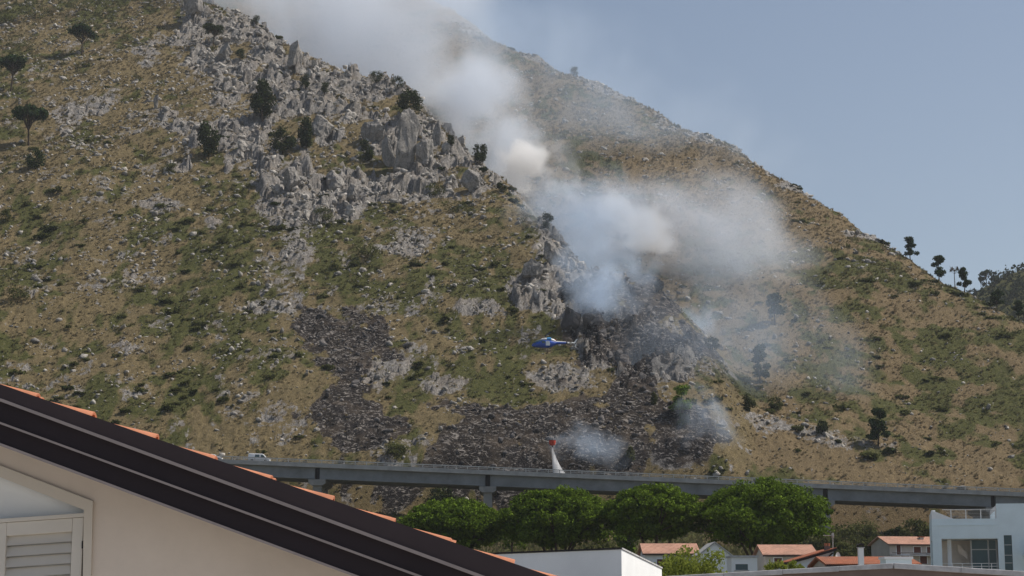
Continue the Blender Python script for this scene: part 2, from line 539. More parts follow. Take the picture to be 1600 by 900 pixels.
def mat_smoke(name, dens, nscale, colour, seed, lo=.42, hi=.72, aniso=.1, edge_k=1.0, stretch=(1, 1, 1), warp=2.2):
    """density = soft ellipsoid (object space) eaten by billowing noise (world space)"""
    t = NT(name)
    oc = t.n('TexCoord').outputs['Object']
    l0 = t.n('VectorMath'); l0.operation = 'LENGTH'; t.l(oc, l0.inputs[0])
    wn = t.n('TexNoise'); wn.inputs['Scale'].default_value = nscale * .8; wn.inputs['Detail'].default_value = 3; wn.inputs['Roughness'].default_value = .6
    wm = t.n('Mapping'); wm.inputs['Location'].default_value = (seed * 91.7, seed * 3.3, seed * 17.7); t.l(t.pos(), wm.inputs['Vector']); t.l(wm.outputs[0], wn.inputs['Vector'])
    w1 = t.n('VectorMath'); w1.operation = 'SUBTRACT'; t.l(wn.outputs['Color'], w1.inputs[0]); w1.inputs[1].default_value = (.5, .5, .5)
    w2 = t.n('VectorMath'); w2.operation = 'SCALE'; t.l(w1.outputs[0], w2.inputs[0]); w2.inputs['Scale'].default_value = warp
    w3 = t.n('VectorMath'); w3.operation = 'ADD'; t.l(oc, w3.inputs[0]); t.l(w2.outputs[0], w3.inputs[1])
    ln = t.n('VectorMath'); ln.operation = 'LENGTH'; t.l(w3.outputs[0], ln.inputs[0])
    fall = t.math('SUBTRACT', .92, ln.outputs['Value'])
    mp = t.n('Mapping'); mp.inputs['Location'].default_value = (seed * 37.1, seed * 11.3, seed * 5.7); mp.inputs['Scale'].default_value = stretch
    t.l(t.pos(), mp.inputs['Vector'])
    nz = t.n('TexNoise'); nz.inputs['Scale'].default_value = nscale; nz.inputs['Detail'].default_value = 5
    nz.inputs['Roughness'].default_value = .58; nz.inputs['Distortion'].default_value = .6
    t.l(mp.outputs[0], nz.inputs['Vector'])
    f = t.math('ADD', nz.outputs['Fac'], t.math('MULTIPLY', t.math('SUBTRACT', fall, .5), .55 * edge_k))
    mr = t.n('MapRange'); mr.interpolation_type = 'SMOOTHSTEP'
    mr.inputs['From Min'].default_value = lo; mr.inputs['From Max'].default_value = hi
    t.l(f, mr.inputs['Value'])
    guard = t.math('MULTIPLY', t.math('SUBTRACT', 1.0, l0.outputs['Value']), 4.0, True)
    d = t.math('MULTIPLY', t.math('MULTIPLY', mr.outputs[0], guard), dens)
    pv = t.n('VolumePrincipled')
    pv.inputs['Color'].default_value = (*colour, 1)
    pv.inputs['Anisotropy'].default_value = aniso
    t.l(d, pv.inputs['Density'])
    t.l(pv.outputs[0], t.out.inputs['Volume'])

def tiles_mat(name, a, b, pitch):
    t = NT(name)
    oc = t.objc()
    wv = t.n('TexWave'); wv.wave_type = 'BANDS'; wv.bands_direction = 'X'
    wv.inputs['Scale'].default_value = 1.0 / pitch / 6.2832 * 3.1416; wv.inputs['Distortion'].default_value = 1.0
    t.l(oc, wv.inputs['Vector'])
    n = t.noise(oc, 2.5, 4, .7); n2 = t.noise(oc, .5, 3, .6)
    c = t.mix(t.ramp(n, (.3, 0.0), (.7, 1.0)), a, b)
    c = t.mix(t.ramp(n2, (.45, 0.0), (.7, .5)), c, (.2, .13, .1))
    t.bsdf(c, .9, .15, 0, wv.outputs['Fac'], 1.0, .06)

mat_slope(); mat_tussock()
mat_rock('limestone', (.24, .228, .215), (.56, .53, .485), (.15, .135, .12))
mat_rock('burnt_stone', (.045, .042, .044), (.27, .25, .24), (.028, .025, .027))
mat_leaf('shrub', (.034, .042, .014), (.105, .110, .040), .25, .6, .9)
mat_leaf('dark_leaf', (.016, .024, .011), (.050, .064, .024), .15)
mat_leaf('pine_leaf', (.020, .042, .006), (.165, .245, .030), .18, .3)
mat_leaf('hill_pine', (.014, .026, .013), (.045, .070, .026), .15)
mat_leaf('bright_leaf', (.09, .12, .02), (.26, .30, .06), .35)
mat_leaf('forest_leaf', (.012, .020, .012), (.035, .048, .022), .1, .1)
mat_leaf('charred_leaf', (.012, .011, .010), (.04, .033, .026), .1)
plain('bark', (.075, .055, .04), .95, .1, 0, .35, 3, .6, .05)
plain('dead_wood', (.14, .125, .115), .95, .1, 0, .3, 3)
plain('town_ground', (.36, .335, .30), .95, .1, 0, .4, .3, .3, .1, False)
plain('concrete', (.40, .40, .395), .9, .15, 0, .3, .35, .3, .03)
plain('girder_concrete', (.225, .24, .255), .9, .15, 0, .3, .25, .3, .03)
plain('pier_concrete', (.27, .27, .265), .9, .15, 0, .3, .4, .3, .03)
plain('asphalt', (.06, .06, .062), .9, .2, 0, .2, 1.5)
plain('rail_steel', (.5, .5, .49), .55, .4, .2, .2, 1)
plain('white_wall', (.80, .82, .83), .85, .2, 0, .06, .8, .1, .01)
plain('cool_wall', (.70, .81, .86), .85, .2, 0, .07, .6, .1, .01)
plain('cream_wall', (.82, .72, .63), .9, .15, 0, .10, 1.3, .25, .006)
plain('house_wall', (.50, .46, .42), .9, .15, 0, .14, .8)
plain('brown_wall', (.20, .155, .14), .9, .15, 0, .22, 1.2)
plain('coping', (.50, .50, .51), .9, .2, 0, .32, 3.0, .3, .01)
plain('fascia_wood', (.050, .036, .040), .6, .3, 0, .18, 1.5, .2, .004)
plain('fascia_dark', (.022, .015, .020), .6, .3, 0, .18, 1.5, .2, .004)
plain('fascia_trim', (.34, .29, .28), .6, .35, 0, .15, 4, .2, .004)
plain('shutter_paint', (.70, .66, .60), .6, .3, 0, .06, 3, .1, .003)
plain('surround', (.70, .64, .56), .85, .2, 0, .06, 3, .1, .004)
plain('terracotta', (.48, .20, .115), .85, .2, 0, .28, 7, .4, .006)
tiles_mat('roof_tile_pink', (.42, .22, .155), (.56, .33, .25), .24)
tiles_mat('roof_tile_red', (.26, .085, .045), (.42, .16, .09), .24)
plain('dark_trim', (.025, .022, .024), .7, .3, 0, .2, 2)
plain('window_glass', (.045, .095, .115), .1, .5, 0, .2, .5, 0)
plain('brown_shutter', (.12, .045, .035), .7, .3, 0, .2, 3)
plain('van_paint', (.78, .79, .80), .3, .5, 0, .03, 1, 0)
plain('tyre', (.018, .018, .018), .9, .2, 0, .2, 4)
plain('rim', (.4, .4, .41), .4, .5, .7, .1, 4)
plain('lamp_clear', (.75, .75, .72), .2, .5, 0, .1, 4, 0)
plain('lamp_red', (.4, .02, .02), .25, .5, 0, .1, 4, 0)
plain('heli_blue', (.016, .075, .40), .28, .5, 0, .1, .6, 0)
plain('heli_light_blue', (.05, .28, .62), .28, .5, 0, .1, .6, 0)
plain('heli_white', (.80, .81, .82), .3, .5, 0, .04, .8, 0)
plain('heli_dark', (.02, .02, .024), .5, .4, 0, .2, 1)
plain('heli_red', (.22, .05, .03), .5, .4, 0, .2, 1)
plain('bucket_orange', (.50, .055, .025), .7, .3, 0, .2, 2)
plain('dish_white', (.75, .75, .74), .5, .4, 0, .05, 2, 0)

# ------------------------------------------------------------------ ground and hillside
rng = np.random.default_rng(7)
me = MB().add([(-2900, -2900, 0), (2900, -2900, 0), (2900, 2900, 0), (-2900, 2900, 0)], [(0, 1, 2, 3)]).mesh('ground', 'town_ground')
tag(link('ground', me), 'flat dry earth ground of the town below the hill', 'ground', kind='structure').location.z = -.06

tt = np.concatenate([-np.geomspace(2.4, .40, 26)[:-1], np.linspace(-.40, .38, 900), np.geomspace(.38, 2.4, 26)[1:]])
yy = np.concatenate([np.linspace(130, 396, 70)[:-1], 396 + 800 * (np.linspace(0, 1, 560) ** 1.12), np.linspace(1196, 1500, 30)[1:], np.linspace(1500, 2600, 16)[1:]])
TX, TY = np.meshgrid(tt, yy)
TX = TX * TY
keep = np.clip(TX, -2700, 2700)
TX = keep
Z, Rm, Gm, Bm, OWN, EN, EF, U, Vv = terrain(TX, TY)
# steep crag faces lean out a little so that blocks get undercut edges
dn = fbm(TX / 2.3, TY / 2.3, 3, 401) - .5
lean = sstep(.4, .9, Rm) * 1.4
VX = TX + (vnoise(TX / 1.9, Z / 1.9, 412) - .5) * lean
VY = TY + (vnoise(TX / 1.7 + 9, Z / 1.7, 415) - .5) * lean
nr, nc = TX.shape
idx = np.arange(nr * nc).reshape(nr, nc)
Fq = np.stack([idx[:-1, :-1], idx[:-1, 1:], idx[1:, 1:], idx[1:, :-1]], -1).reshape(-1, 4)
V3 = np.stack([VX, VY, Z], -1).reshape(-1, 3)
hill_me = np_mesh('hillside', V3, Fq, 'slope', np.stack([Rm, Gm, Bm, OWN], -1).reshape(-1, 4))
hill = tag(link('hillside', hill_me), 'steep dry grass and limestone hillside with a burnt patch', 'hillside', kind='structure')

def ground_z(x, y):
    return float(terrain(np.array([float(x)]), np.array([float(y)]))[0][0])

def hit(u, v, y0=404, y1=1250):
    """where the ray of a pixel meets the hillside"""
    d = ray(u, v)
    ys = np.arange(y0, y1, .6)
    zs = CZ + d.z / d.y * ys
    xs = d.x / d.y * ys
    g = terrain(xs, ys)[0]
    k = np.argmax(g >= zs)
    if g[k] < zs[k]: k = np.argmin(zs - g)
    return Vector((xs[k], ys[k], g[k]))

# ------------------------------------------------------------------ far wooded hill on the right
hx = np.linspace(150, 900, 120); hy = np.linspace(900, 1700, 90)
HX, HY = np.meshgrid(hx, hy)
crest = np.interp(HX, [150, 290, 330, 400, 480, 600, 900], [100, 205, 228, 258, 285, 320, 350])
HZ = crest - np.abs(HY - 1180 - (HX - 300) * .25) * .52 + (fbm(HX / 60, HY / 60, 4, 5) - .5) * 26
HZ = np.maximum(HZ, 20)
ii = np.arange(HX.size).reshape(HX.shape)
fq = np.stack([ii[:-1, :-1], ii[:-1, 1:], ii[1:, 1:], ii[1:, :-1]], -1).reshape(-1, 4)
me = np_mesh('far_hill', np.stack([HX, HY, HZ], -1).reshape(-1, 3), fq, 'slope', np.stack([HX * 0, HX * 0 + 1, HX * 0], -1).reshape(-1, 3), True)
tag(link('far_hill', me), 'distant dark wooded hill behind the skyline pines', 'hill', kind='structure')

# ------------------------------------------------------------------ foliage builders
def leaf_quads(rg, cen, rad, n, size, shell=.5):
    """n leaf faces around each clump centre"""
    k = len(cen)
    c = np.repeat(np.asarray(cen, float), n, 0); r = np.repeat(np.asarray(rad, float).reshape(k, -1), n, 0)
    d = rg.normal(size=(k * n, 3)); d /= np.linalg.norm(d, axis=1)[:, None]
    q = rg.random((k * n, 1)) ** shell
    p = c + d * q * r
    a = rg.normal(size=(k * n, 3)); a /= np.linalg.norm(a, axis=1)[:, None]
    b = np.cross(a, d + rg.normal(size=(k * n, 3)) * .5); b /= np.linalg.norm(b, axis=1)[:, None] + 1e-9
    s = size * (.55 + .9 * rg.random((k * n, 1)))
    V = np.stack([p - a * s * .5, p + b * s * .32, p + a * s * .5, p - b * s * .32], 1).reshape(-1, 3)
    return V, np.arange(len(V)).reshape(-1, 4)

def limb_tree(rg, h, spread, crown_z, n, r0, lean=0.0, f0=.55, thick=1.0):
    """trunk with limbs that fork towards the crown"""
    mb = MB()
    top = Vector((lean * h, 0, h * crown_z))
    pts = [Vector((0, 0, -.6)), Vector((lean * h * .2, 0, h * .12)), Vector((lean * h * .5, rg.uniform(-.02, .02) * h, h * .35)), top]
    mb.tube(pts, [r0 * 1.25, r0, r0 * .8, r0 * .5], 7)
    tips = []
    for i in range(n):
        a = 2 * math.pi * i / n + rg.uniform(-.4, .4)
        f = rg.uniform(f0, 1.0)
        b0 = pts[2].lerp(top, f)
        e = Vector((math.cos(a) * spread * rg.uniform(.4, .85), math.sin(a) * spread * rg.uniform(.4, .85), h * rg.uniform(.7, .92))) + Vector((lean * h, 0, 0))
        if e.z < b0.z: e.z = b0.z + .1 * h
        mid = b0.lerp(e, .5) + Vector((0, 0, -.03 * h))
        mb.tube([b0, mid, e], [r0 * .4 * thick, r0 * .25 * thick, r0 * .12 * thick], 5)
        tips.append(e)
    return mb, tips

def hill_tree(name, label, cat, base_, h, width, kind, leaf, group, seed, n=70):
    rg = np.random.default_rng(seed)
    root = thing(name, label, cat, base_, 0, group)
    r0 = max(.1, h * .022)
    cz = {'umbrella': .72, 'pine': .8, 'round': .45, 'bush': .2, 'bare': .8}[kind]
    mb, tips = limb_tree(rg, h, width * .5, cz, {'umbrella': 20, 'bare': 10}.get(kind, 6), r0, rg.uniform(-.06, .06), .0 if kind == 'umbrella' else .55, 2.0 if kind == 'umbrella' else 1.0)
    if kind == 'bare':
        for e in list(tips):
            for j in range(3):
                mb.tube([e.lerp(Vector((0, 0, h * .7)), .4), e + Vector((rg.uniform(-1, 1), rg.uniform(-1, 1), rg.uniform(.3, 1))) * h * .12], [r0 * .18, r0 * .06], 4)
    mb.build('trunk', 'dead_wood' if kind == 'bare' else 'bark', root)
    cen, rad = [], []
    w = width / 2
    if kind == 'umbrella':
        for i in range(16):
            a = rg.uniform(0, 6.28); q = math.sqrt(rg.random()) * .8
            cen.append((math.cos(a) * q * w, math.sin(a) * q * w, h * (.70 + .23 * (1 - q * q) + rg.uniform(-.12, .02)))); rad.append((w * .34, w * .34, h * .10))
    elif kind == 'pine':
        for i in range(15):
            a = rg.uniform(0, 6.28); zf = rg.uniform(.24, .97)
            q = (1.05 - zf) ** .6 * rg.uniform(.25, 1.05)
            cen.append((math.cos(a) * q * w, math.sin(a) * q * w, h * zf)); rad.append((w * .38, w * .38, h * .085))
    elif kind == 'round':
        for i in range(14):
            d = rg.normal(size=3); d /= np.linalg.norm(d)
            cen.append((d[0] * w * .6, d[1] * w * .6, h * (.52 + .34 * d[2]))); rad.append((w * .44, w * .44, h * .19))
    elif kind == 'bush':
        for i in range(12):
            d = rg.normal(size=3); d /= np.linalg.norm(d)
            cen.append((d[0] * w * .6, d[1] * w * .6, h * (.46 + .36 * d[2]))); rad.append((w * .42, w * .42, h * .2))
    else:
        n = 6
        cen = [tuple(e) for e in tips]; rad = [(w * .25,) * 3] * len(tips)
    V, Q = leaf_quads(rg, cen, np.array(rad) * 1.12, int(n * 1.5), max(.42, h * .075))
    link('crown', np_mesh('crown', V, Q, leaf), root)
    return root

# ------------------------------------------------------------------ loose rocks and tussocks on the slope (nobody could count them)
ico = bmesh.new(); bmesh.ops.create_icosphere(ico, subdivisions=1, radius=1.0)
ICO_V = np.array([v.co[:] for v in ico.verts]); ICO_F = np.array([[v.index for v in f.verts] for f in ico.faces]); ico.free()

def sample(n, ymin=404, ymax=1120, tl=.33):
    y = np.sqrt(rng.random(n) * (ymax ** 2 - ymin ** 2) + ymin ** 2)
    # fewer far away, where they are too small to see
    keep = rng.random(n) < np.clip((620 / y) ** 1.6, 0, 1)
    y = y[keep]
    x = rng.uniform(-tl, tl, len(y)) * y
    return x, y

def in_view(z, own, eN, eF, u, v):
    vis = (u > -60) & (u < 1660) & (v > -60) & (v < 900)
    return vis & ~((own > .5) & (eN > 8)) & (eF < 6)

def scatter(Vb, Fb, pos, scl, rot, tilt=.35, jit=.25):
    k, nv = len(pos), len(Vb)
    v = Vb[None] * (1 + jit * (rng.random((k, nv, 1)) - .5) * 2) * scl[:, None, :]
    t = (rng.random((k, 1)) - .5) * 2 * tilt
    c, s = np.cos(t), np.sin(t)
    vx = v[..., 0] * c + v[..., 2] * s; vz = -v[..., 0] * s + v[..., 2] * c
    c, s = np.cos(rot)[:, None], np.sin(rot)[:, None]
    out = np.stack([vx * c - v[..., 1] * s, vx * s + v[..., 1] * c, vz], -1) + pos[:, None, :]
    f = (Fb[None] + (np.arange(k) * nv)[:, None, None]).reshape(-1, Fb.shape[1])
    return out.reshape(-1, 3), f

x, y = sample(330000)
z, r, g, b, own, eN, eF, u, v = terrain(x, y)
n1 = fbm(x / 7, y / 11, 3, 501)
pr = .10 + .5 * sstep(.3, .9, r) + .55 * sstep(.46, .62, n1) + .45 * b
pr *= np.where(own > .5, 1.0, .42)
pr = np.where((own < .5) & (r > .45), .8, pr)
ok = in_view(z, own, eN, eF, u, v) & (rng.random(len(x)) < pr * .34)
x, y, z, r, b = x[ok], y[ok], z[ok], r[ok], b[ok]
size = np.exp(rng.normal(-1.15, .5, len(x))) * (1 + .35 * r) * np.clip(y / 520, .85, 1.4)
size = np.minimum(size, 1.1)
scl = size[:, None] * np.stack([rng.uniform(.7, 2.0, len(x)), rng.uniform(.6, 1.2, len(x)), rng.uniform(.45, 1.15, len(x))], -1)
pos = np.stack([x, y, z + size * .1], -1)
rot = rng.uniform(0, 6.28, len(x))
bn = (b + (rng.random(len(x)) - .5) * .5) > .5
for nm, m, lab, mt in (('loose_stones', ~bn, 'pale limestone stones scattered over the dry grass slope', 'limestone'), ('burnt_stones', bn, 'sooty grey stones scattered over the burnt slope', 'burnt_stone')):
    Vs, Fs = scatter(ICO_V, ICO_F, pos[m], scl[m], rot[m], .6, .42)
    tag(link(nm, np_mesh(nm, Vs, Fs, mt)), lab, 'stones', kind='stuff')
print('stones', len(x))

# tussocks: five blades each
bl = []
for k in range(5):
    a = k * 1.2566 + .3
    c, s = math.cos(a), math.sin(a)
    bl += [(c * .12 - s * .30, s * .12 + c * .30, -.12), (c * .12 + s * .30, s * .12 - c * .30, -.12), (c * .52, s * .52, .62 + .2 * (k % 2))]
TUS_V = np.array(bl); TUS_F = np.arange(15).reshape(5, 3)
x, y = sample(330000)
z, r, g, b, own, eN, eF, u, v = terrain(x, y)
pr = (1 - .82 * sstep(.3, .9, r)) * (1 - .93 * b) * (.35 + .65 * sstep(.35, .6, fbm(x / 5, y / 7, 3, 611)))
ok = in_view(z, own, eN, eF, u, v) & (rng.random(len(x)) < pr * .62)
x, y, z, r, g, b, own = (q[ok] for q in (x, y, z, r, g, b, own))
size = np.exp(rng.normal(-.55, .3, len(x))) * np.clip(y / 520, .85, 1.6) * (1 + .25 * g)
scl = size[:, None] * np.stack([rng.uniform(.8, 1.5, len(x)), rng.uniform(.8, 1.4, len(x)), rng.uniform(.6, 1.1, len(x))], -1)
Vs, Fs = scatter(TUS_V, TUS_F, np.stack([x, y, z], -1), scl, rng.uniform(0, 6.28, len(x)), .25, .3)
tag(link('dry_grass', np_mesh('dry_grass', Vs, Fs, 'tussock', np.repeat(np.stack([r, g, b, own], -1), 15, 0))), 'dry straw and olive grass tussocks over the whole slope', 'grass', kind='stuff')
print('tussocks', len(x))

# grass verge on the slope below the viaduct
n = 16000
y = rng.uniform(285, 404, n); x = rng.uniform(-.05, .34, n) * y
z, r, g, b, own, eN, eF, u, v = terrain(x, y)
Vs, Fs = scatter(TUS_V, TUS_F, np.stack([x, y, z], -1), np.exp(rng.normal(-.3, .3, n))[:, None] * np.ones((n, 3)), rng.uniform(0, 6.28, n), .25, .3)
tag(link('verge_grass', np_mesh('verge_grass', Vs, Fs, 'tussock', np.repeat(np.stack([r, g, b], -1), 15, 0))), 'dry grass on the bank below the viaduct', 'grass', kind='stuff')

# ------------------------------------------------------------------ shrubs: the largest ones singly, the rest as ground cover
def shrub_mesh(seed, n):
    rg = np.random.default_rng(seed)
    cen = [(rg.uniform(-.7, .7), rg.uniform(-.6, .6), rg.uniform(.12, .5)) for _ in range(7)]
    V, Q = leaf_quads(rg, cen, np.array([(.5, .5, .38)] * 7), n, .42, .6)
    V[:, 2] = np.maximum(V[:, 2], -.15)
    return V, Q

x, y = sample(70000)
z, r, g, b, own, eN, eF, u, v = terrain(x, y)
pr = (.10 + .9 * sstep(.1, .8, g) * sstep(.38, .62, fbm(x / 6, y / 9, 3, 701)) + .20 * sstep(.4, .9, r)) * (1 - .93 * b)
ok = in_view(z, own, eN, eF, u, v) & (rng.random(len(x)) < pr * .5)
x, y, z, r, g, own, u, v = (q[ok] for q in (x, y, z, r, g, own, u, v))
size = np.exp(rng.normal(-.62, .50, len(x)))
size = np.clip(size, .26, 1.9)
order = np.argsort(-size / y * ((u > 20) & (u < 1580) & (v > 20) & (v < 735)))
big, rest = order[:290], order[290:]
protos = [np_mesh('shrub', *shrub_mesh(900 + i, 34), 'shrub') for i in range(7)] + [np_mesh('shrub', *shrub_mesh(950 + i, 34), 'dark_leaf') for i in range(3)]
for k, i in enumerate(big):
    o = link('shrub', protos[int(rng.integers(0, 7)) if rng.random() < (.85 if r[i] < .5 else .1) else int(rng.integers(7, 10))])
    s = size[i] * 1.15
    o.location = (x[i], y[i], z[i] - .1 * s)
    o.rotation_euler = (0, 0, rng.uniform(0, 6.28))
    o.scale = (s * rng.uniform(1.0, 1.7), s * rng.uniform(.9, 1.3), s * rng.uniform(.75, 1.15))
    if own[i] > .5:
        if r[i] > .5: L, G_ = 'low shrub rooted among the grey crags of the rocky spur', 'shrubs among the crags'
        elif v[i] < 330: L, G_ = 'low green shrub on the upper dry slope beside the crags', 'shrubs on the upper slope'
        elif v[i] < 560: L, G_ = 'low green shrub on the grassy slope below the crags', 'shrubs below the crags'
        else: L, G_ = 'low green shrub near the foot of the slope above the viaduct', 'shrubs at the foot of the slope'
    else:
        if v[i] < 330: L, G_ = 'small shrub high on the far slope behind the smoke', 'shrubs high on the far slope'
        else: L, G_ = 'small olive shrub on the far slope below the skyline pines', 'shrubs on the far slope'
    tag(o, L, 'shrub', G_)
Vb, Fb = shrub_mesh(990, 5)
k = rest
Vs, Fs = scatter(Vb, Fb, np.stack([x[k], y[k], z[k] - .08], -1), 1.1 * size[k][:, None] * np.stack([rng.uniform(.8, 1.4, len(k)), rng.uniform(.8, 1.2, len(k)), rng.uniform(.7, 1.1, len(k))], -1) * .9, rng.uniform(0, 6.28, len(k)), .2, .1)
tag(link('low_scrub', np_mesh('low_scrub', Vs, Fs, 'shrub')), 'low green scrub covering patches of the slope', 'scrub', kind='stuff')
print('shrubs', len(x))

# ------------------------------------------------------------------ boulders and crag blocks
def boulder_mesh(seed, mat, sub=3, tall=1.0):
    rg = random.Random(seed)
    bm = bmesh.new(); bmesh.ops.create_icosphere(bm, subdivisions=sub, radius=1.0)
    for _ in range(15):
        n_v = Vector((rg.gauss(0, 1), rg.gauss(0, 1), rg.gauss(0, .7))).normalized(); d = rg.uniform(.45, .8)
        for vt in bm.verts:
            e = vt.co.dot(n_v) - d
            if e > 0: vt.co -= n_v * e
    for vt in bm.verts:
        c = vt.co
        o_ = Vector((seed * 3.1, seed * 1.7, 0))
        q = (mnoise.ridged_multi_fractal(c * 1.6 + o_, .9, 2.1, 4, 1.0, 2.0) - 1.1) * .20 + mnoise.noise(Vector((c.x * 5, c.y * 5, c.z * 1.4)) + o_) * .10
        vt.co = Vector((c.x * (1 + q), c.y * (1 + q), c.z * tall * (1 + q * .5)))
    m_ = bpy.data.meshes.new('boulder'); bm.to_mesh(m_); bm.free()
    m_.materials.append(MATS[mat])
    return m_
BP = [boulder_mesh(i, 'limestone', 3, 1.0 + .25 * (i % 3)) for i in range(9)]
BB = [boulder_mesh(40 + i, 'burnt_stone', 3, 1.0 + .2 * (i % 2)) for i in range(4)]
x, y = sample(30000)
z, r, g, b, own, eN, eF, u, v = terrain(x, y)
pr = sstep(.4, .95, r) + .02 + .1 * sstep(.55, .7, fbm(x / 9, y / 12, 3, 801)) + .25 * b
ok = in_view(z, own, eN, eF, u, v) & (rng.random(len(x)) < pr * .4) & (u > 10) & (u < 1590) & (v > 8) & (v < 725)
x, y, z, r, b, own, u, v = (q[ok] for q in (x, y, z, r, b, own, u, v))
size = np.clip(np.exp(rng.normal(.0, .5, len(x))) * (.55 + .6 * r), .4, 2.4)
order = np.argsort(-size / y * rng.uniform(.7, 1.3, len(x)))[:285]
for i in order:
    burnt = b[i] > .5
    o = link('boulder', BB[int(rng.integers(0, 4))] if burnt else BP[int(rng.integers(0, 9))])
    s = size[i]
    o.location = (x[i], y[i], z[i] - .05 * s)
    o.rotation_euler = (rng.uniform(-.3, .3), rng.uniform(-.3, .3), rng.uniform(0, 6.28))
    if r[i] < .6: s *= .72; o.location.z -= .12 * s
    o.scale = (s * rng.uniform(.7, 1.5), s * rng.uniform(.6, 1.0), s * rng.uniform(.6, 1.15) * (1 if r[i] >= .6 else .7))
    if burnt: L, G_ = 'soot-darkened rock standing on the burnt slope', 'rocks on the burnt slope'
    elif own[i] > .5 and r[i] > .6 and v[i] < 345: L, G_ = 'angular pale limestone rock on the high crags of the spur', 'rocks of the high crags'
    elif own[i] > .5 and r[i] > .6: L, G_ = 'angular limestone rock on the low crag beside the fire', 'rocks of the low crag'
    elif own[i] > .5: L, G_ = 'pale limestone rock lying in the grass of the open slope', 'rocks in the grass'
    else: L, G_ = 'pale rock on the far slope below the skyline', 'rocks on the far slope'
    tag(o, L, 'rock', G_)

# tall crag blocks that can be made out one by one
for i, (u0, v0, wpx, hpx, lab) in enumerate([
        (635, 268, 40, 92, 'tall leaning limestone pinnacle, the largest block of the crags'),
        (606, 262, 20, 52, 'narrow dark limestone block beside the tall pinnacle'),
        (665, 262, 30, 50, 'pale limestone block at the right foot of the tall pinnacle'),
        (684, 228, 14, 40, 'slender limestone spike on the crest above the twin bushes'),
        (580, 225, 34, 36, 'broad grey crag left of the tall pinnacle'),
        (500, 215, 34, 40, 'pale slab of limestone beside two dark oaks'),
        (460, 110, 26, 44, 'upright rock tower on the high crest'),
        (300, 40, 36, 36, 'jagged crest rock at the top of the spur'),
        (352, 95, 26, 26, 'square grey block below the crest pine'),
        (520, 300, 46, 40, 'blue grey crag standing out of the lower crag field'),
        (455, 300, 40, 34, 'rounded grey crag over the grassy slope'),
        (550, 318, 24, 26, 'small square crag at the bottom of the crag field'),
        (243, 172, 9, 24, 'small upright stone post-like rock on the dry slope'),
        (740, 300, 30, 34, 'cracked limestone block under the twin bushes'),
        (862, 425, 34, 32, 'grey crag on the edge of the fire'),
        (890, 520, 34, 40, 'dark sooty crag behind the helicopter tail'),
        (945, 470, 34, 34, 'smoky crag in the middle of the fire'),
        (835, 440, 34, 34, 'creased limestone outcrop left of the fire')]):
    p = hit(u0, v0 - 2)
    s = p.y / F
    o = link('rock_outcrop', boulder_mesh(200 + i, 'burnt_stone' if u0 > 875 else 'limestone', 4, 1.0))
    o.location = (p.x, p.y + .25 * wpx * s, p.z + hpx * s * .38)
    o.scale = (wpx * s * .66, wpx * s * .5, hpx * s * .74)
    o.rotation_euler = (rng.uniform(-.12, .12), rng.uniform(-.2, .05), rng.uniform(0, 6.28) if wpx > .7 * hpx else rng.uniform(-.3, .3))
    tag(o, lab, 'rock')

